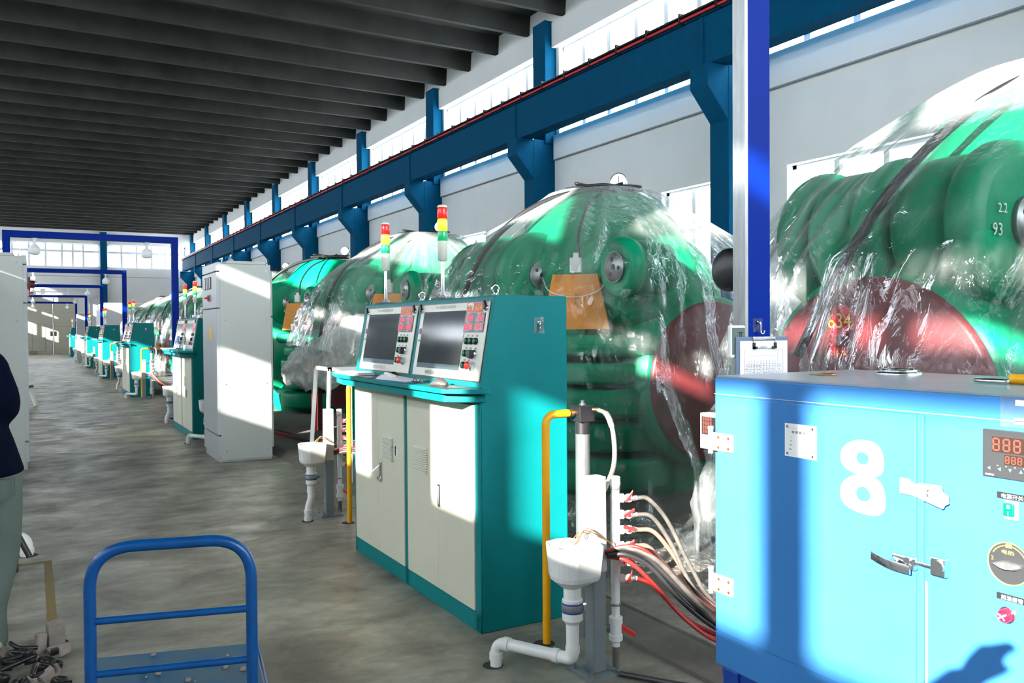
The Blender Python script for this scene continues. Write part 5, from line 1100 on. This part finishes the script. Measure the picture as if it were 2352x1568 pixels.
# ---------------------------------------------------------------- people
def smooth_remesh(o, vox=.014, it=6):
    r_ = o.modifiers.new('remesh', 'REMESH'); r_.mode = 'VOXEL'; r_.voxel_size = vox; r_.use_smooth_shade = True
    s_ = o.modifiers.new('smooth', 'SMOOTH'); s_.factor = .5; s_.iterations = it
def limb(b, pts, rad, n=18, flat=1.0):
    """pts, rad -> smooth tapered limb"""
    P = spline(pts, 6); K = len(P); R_ = []
    for k in range(K):
        u = k/(K-1)*(len(rad)-1); i = min(int(u), len(rad)-2); R_.append(rad[i]+(rad[i+1]-rad[i])*(u-i))
    b.tube(P, R_, n); b.ball(P[0], R_[0]*.98, n=14, m=8); b.ball(P[-1], R_[-1]*.98, n=14, m=8)
def person(name, label, loc, rz, arms, jacket='jacket', trousers='jeans', feet=((-.10, .02), (.11, -.04)), lean=0., tilt=0.):
    """built facing +y, 1.66 m tall; arms: list of (shoulder, elbow, wrist)"""
    t = thing(name, label, 'person', loc, rz)
    Lx = lambda z: lean*max(0, z-.86)
    Sx = lambda z: tilt*max(0, z-.86)
    body = MB(); tor = []
    for z, rx, ry, cy in ((.80, .155, .105, 0), (.90, .165, .115, 0), (1.02, .14, .095, 0), (1.15, .155, .105, 0), (1.28, .175, .105, -.005), (1.36, .15, .085, -.01), (1.41, .07, .06, 0)):
        tor.append([Vector((Sx(z)+rx*cos(a), cy+Lx(z)+ry*sin(a), z)) for a in (2*pi*i/20 for i in range(20))])
    body.loft(tor); hy = Lx(1.5)
    hx = Sx(1.5); limb(body, [(Sx(1.37), Lx(1.38)-.005, 1.37), (hx, hy, 1.43), (hx, hy+.01, 1.49)], [.058, .052, .05])
    head = []
    for z, rx, ry, cy in ((1.425, .02, .025, .03), (1.44, .045, .05, .03), (1.475, .062, .082, .015), (1.52, .072, .092, .008), (1.565, .074, .096, .0), (1.61, .068, .088, -.005), (1.645, .045, .06, -.008), (1.66, .015, .02, -.008)):
        head.append([Vector((hx+rx*cos(a), hy+cy+ry*sin(a), z)) for a in (2*pi*i/20 for i in range(20))])
    body.loft(head); body.ball((hx, hy+.105, 1.525), .013, .02, .022, 10, 8)
    for sx in (-1, 1): body.ball((hx+sx*.075, hy-.002, 1.535), .012, .022, .033, 10, 8)
    hips = []
    for k, (fx, fy) in enumerate(feet):
        sx = -1 if k == 0 else 1
        limb(body, [(sx*.085, 0, .84), (sx*.09, fy*.4+.02, .46), (fx, fy-.01, .09)], [.085, .055, .036]); limb(body, [(fx, fy-.04, .05), (fx+sx*.01, fy+.13, .035)], [.036, .03])
        hips.append((sx, fx, fy))
    for (sh_, el, wr) in arms:
        sh_, el, wr = Vector(sh_), Vector(el), Vector(wr); limb(body, [sh_, el, wr], [.048, .038, .026])
        d = (wr-el).normalized(); pal = wr+d*.05; side = d.cross(UPZ); side = side.normalized() if side.length > .1 else Vector((1, 0, 0)); nrm = side.cross(d)
        limb(body, [wr, pal, wr+d*.085], [.026, .032, .030], 12)
        for f_ in range(4):
            q0 = wr+d*.085+side*(.022-.0145*f_); ln = (.062, .07, .066, .052)[f_]; limb(body, [q0, q0+d*ln*.55-nrm*.008, q0+d*ln-nrm*.024], [.0095, .0085, .007], 8)
        q0 = wr+d*.035+side*.028; limb(body, [q0, q0+side*.02+d*.025, q0+side*.022+d*.055-nrm*.01], [.011, .010, .008], 8)
    o = body.build('body', 'skin', t); smooth_remesh(o, .010, 4)
    hr = MB(); hr.loft([[Vector((hx+rx*cos(a), hy+cy+ry*sin(a), z)) for a in (2*pi*i/20 for i in range(20))] for z, rx, ry, cy in ((1.50, .077, .075, -.032), (1.56, .082, .088, -.022), (1.61, .078, .094, -.010), (1.65, .055, .07, -.008), (1.675, .02, .03, -.008))]); hr.build('hair', 'hair', t)
    fe = MB()
    for sx in (-1, 1): fe.ball((hx+sx*.03, hy+.096, 1.545), .012, .006, .007, 8, 6)
    fe.build('eyes', 'white_paint', t)
    jk = MB(); tor = []
    for z, rx, ry, cy in ((.80, .195, .15, 0), (.815, .20, .155, 0), (.95, .185, .140, 0), (1.1, .18, .135, 0), (1.24, .195, .14, -.005), (1.33, .19, .12, -.01), (1.385, .12, .09, -.01), (1.42, .075, .07, 0)):
        tor.append([Vector((Sx(z)+rx*cos(a)*(1+.02*sin(5*a+z*9)), cy+Lx(z)+ry*sin(a), z)) for a in (2*pi*i/28 for i in range(28))])
    jk.loft(tor)
    for (sh_, el, wr) in arms:
        sh_, el, wr = Vector(sh_), Vector(el), Vector(wr); limb(jk, [sh_, el, el+(wr-el)*.92], [.085, .066, .048])
    o = jk.build('jacket', jacket, t); smooth_remesh(o, .014, 6)
    tr = MB(); tr.loft([[Vector((rx*cos(a), ry*sin(a), z)) for a in (2*pi*i/24 for i in range(24))] for z, rx, ry in ((.72, .15, .12), (.80, .175, .135), (.88, .170, .128), (.94, .155, .115))])
    for sx, fx, fy in hips: limb(tr, [(sx*.088, 0, .80), (sx*.098, fy*.4+.025, .47), (fx, fy-.01, .22), (fx, fy-.01, .06)], [.105, .085, .070, .073])
    o = tr.build('jeans', trousers, t); smooth_remesh(o, .013, 5)
    pk = MB()
    for sx in (-1, 1): pk.tube([Vector((sx*.085+.05*x, -.132+.004*abs(x), z)) for x, z in ((-1, .80), (1, .80), (1, .72), (0, .695), (-1, .72))], .003, 5, True)
    pk.build('pocket_seam', trousers, t)
    for sx, fx, fy in hips:
        sb = MB(); sb.loft([[Vector((fx+w*cos(a), fy+y, max(0, .002+h*(1+sin(a))*.5))) for a in (2*pi*i/14 for i in range(14))] for y, w, h in ((-.105, .022, .05), (-.08, .038, .085), (-.02, .042, .095), (.05, .046, .07), (.12, .046, .055), (.165, .025, .035))]); sb.build('shoe', 'shoe', t)
    return t
person('person', 'person seen from behind in navy jacket and faded jeans at the left edge', (-.235, 4.44, 0), .22, (((.06, 0, 1.285), (.115, -.03, 1.10), (.02, .20, 1.05)), ((-.30, 0, 1.28), (-.33, -.02, 1.05), (-.22, .22, 1.0))), feet=((-.12, .05), (.045, -.03)), lean=.05, tilt=-.28)
person('person', 'photographer standing behind the camera, seen only as a shadow on the oven', (-.37, -.27, 0), -.5175, (((.185, 0, 1.32), (.27, -.02, 1.14), (.14, .08, 1.36)), ((-.185, 0, 1.33), (-.31, .08, 1.43), (-.17, .13, 1.53))), feet=((-.1, .0), (.1, .0)))

for j, (mt_, nm) in enumerate((('hose_red', 'dark red hose'), ('hose_blk', 'black hose'), ('hose_red', 'second dark red hose'), ('hose_blk', 'second black hose'))):
    o = MB().tube(spline([(2.75, 11.6+.05*j, .10), (2.80, 10.9+.03*j, .10+.03*(j % 2)), (2.95, 10.2-.06*j, .09), (3.25, 9.4-.08*j, .08+.02*j), (3.3, 8.7, .08)], 6), .022, 8).build('hose', mt_); tag(o, nm+' lying on the plinth below the bared press', 'hose', 'hoses below the bared press')
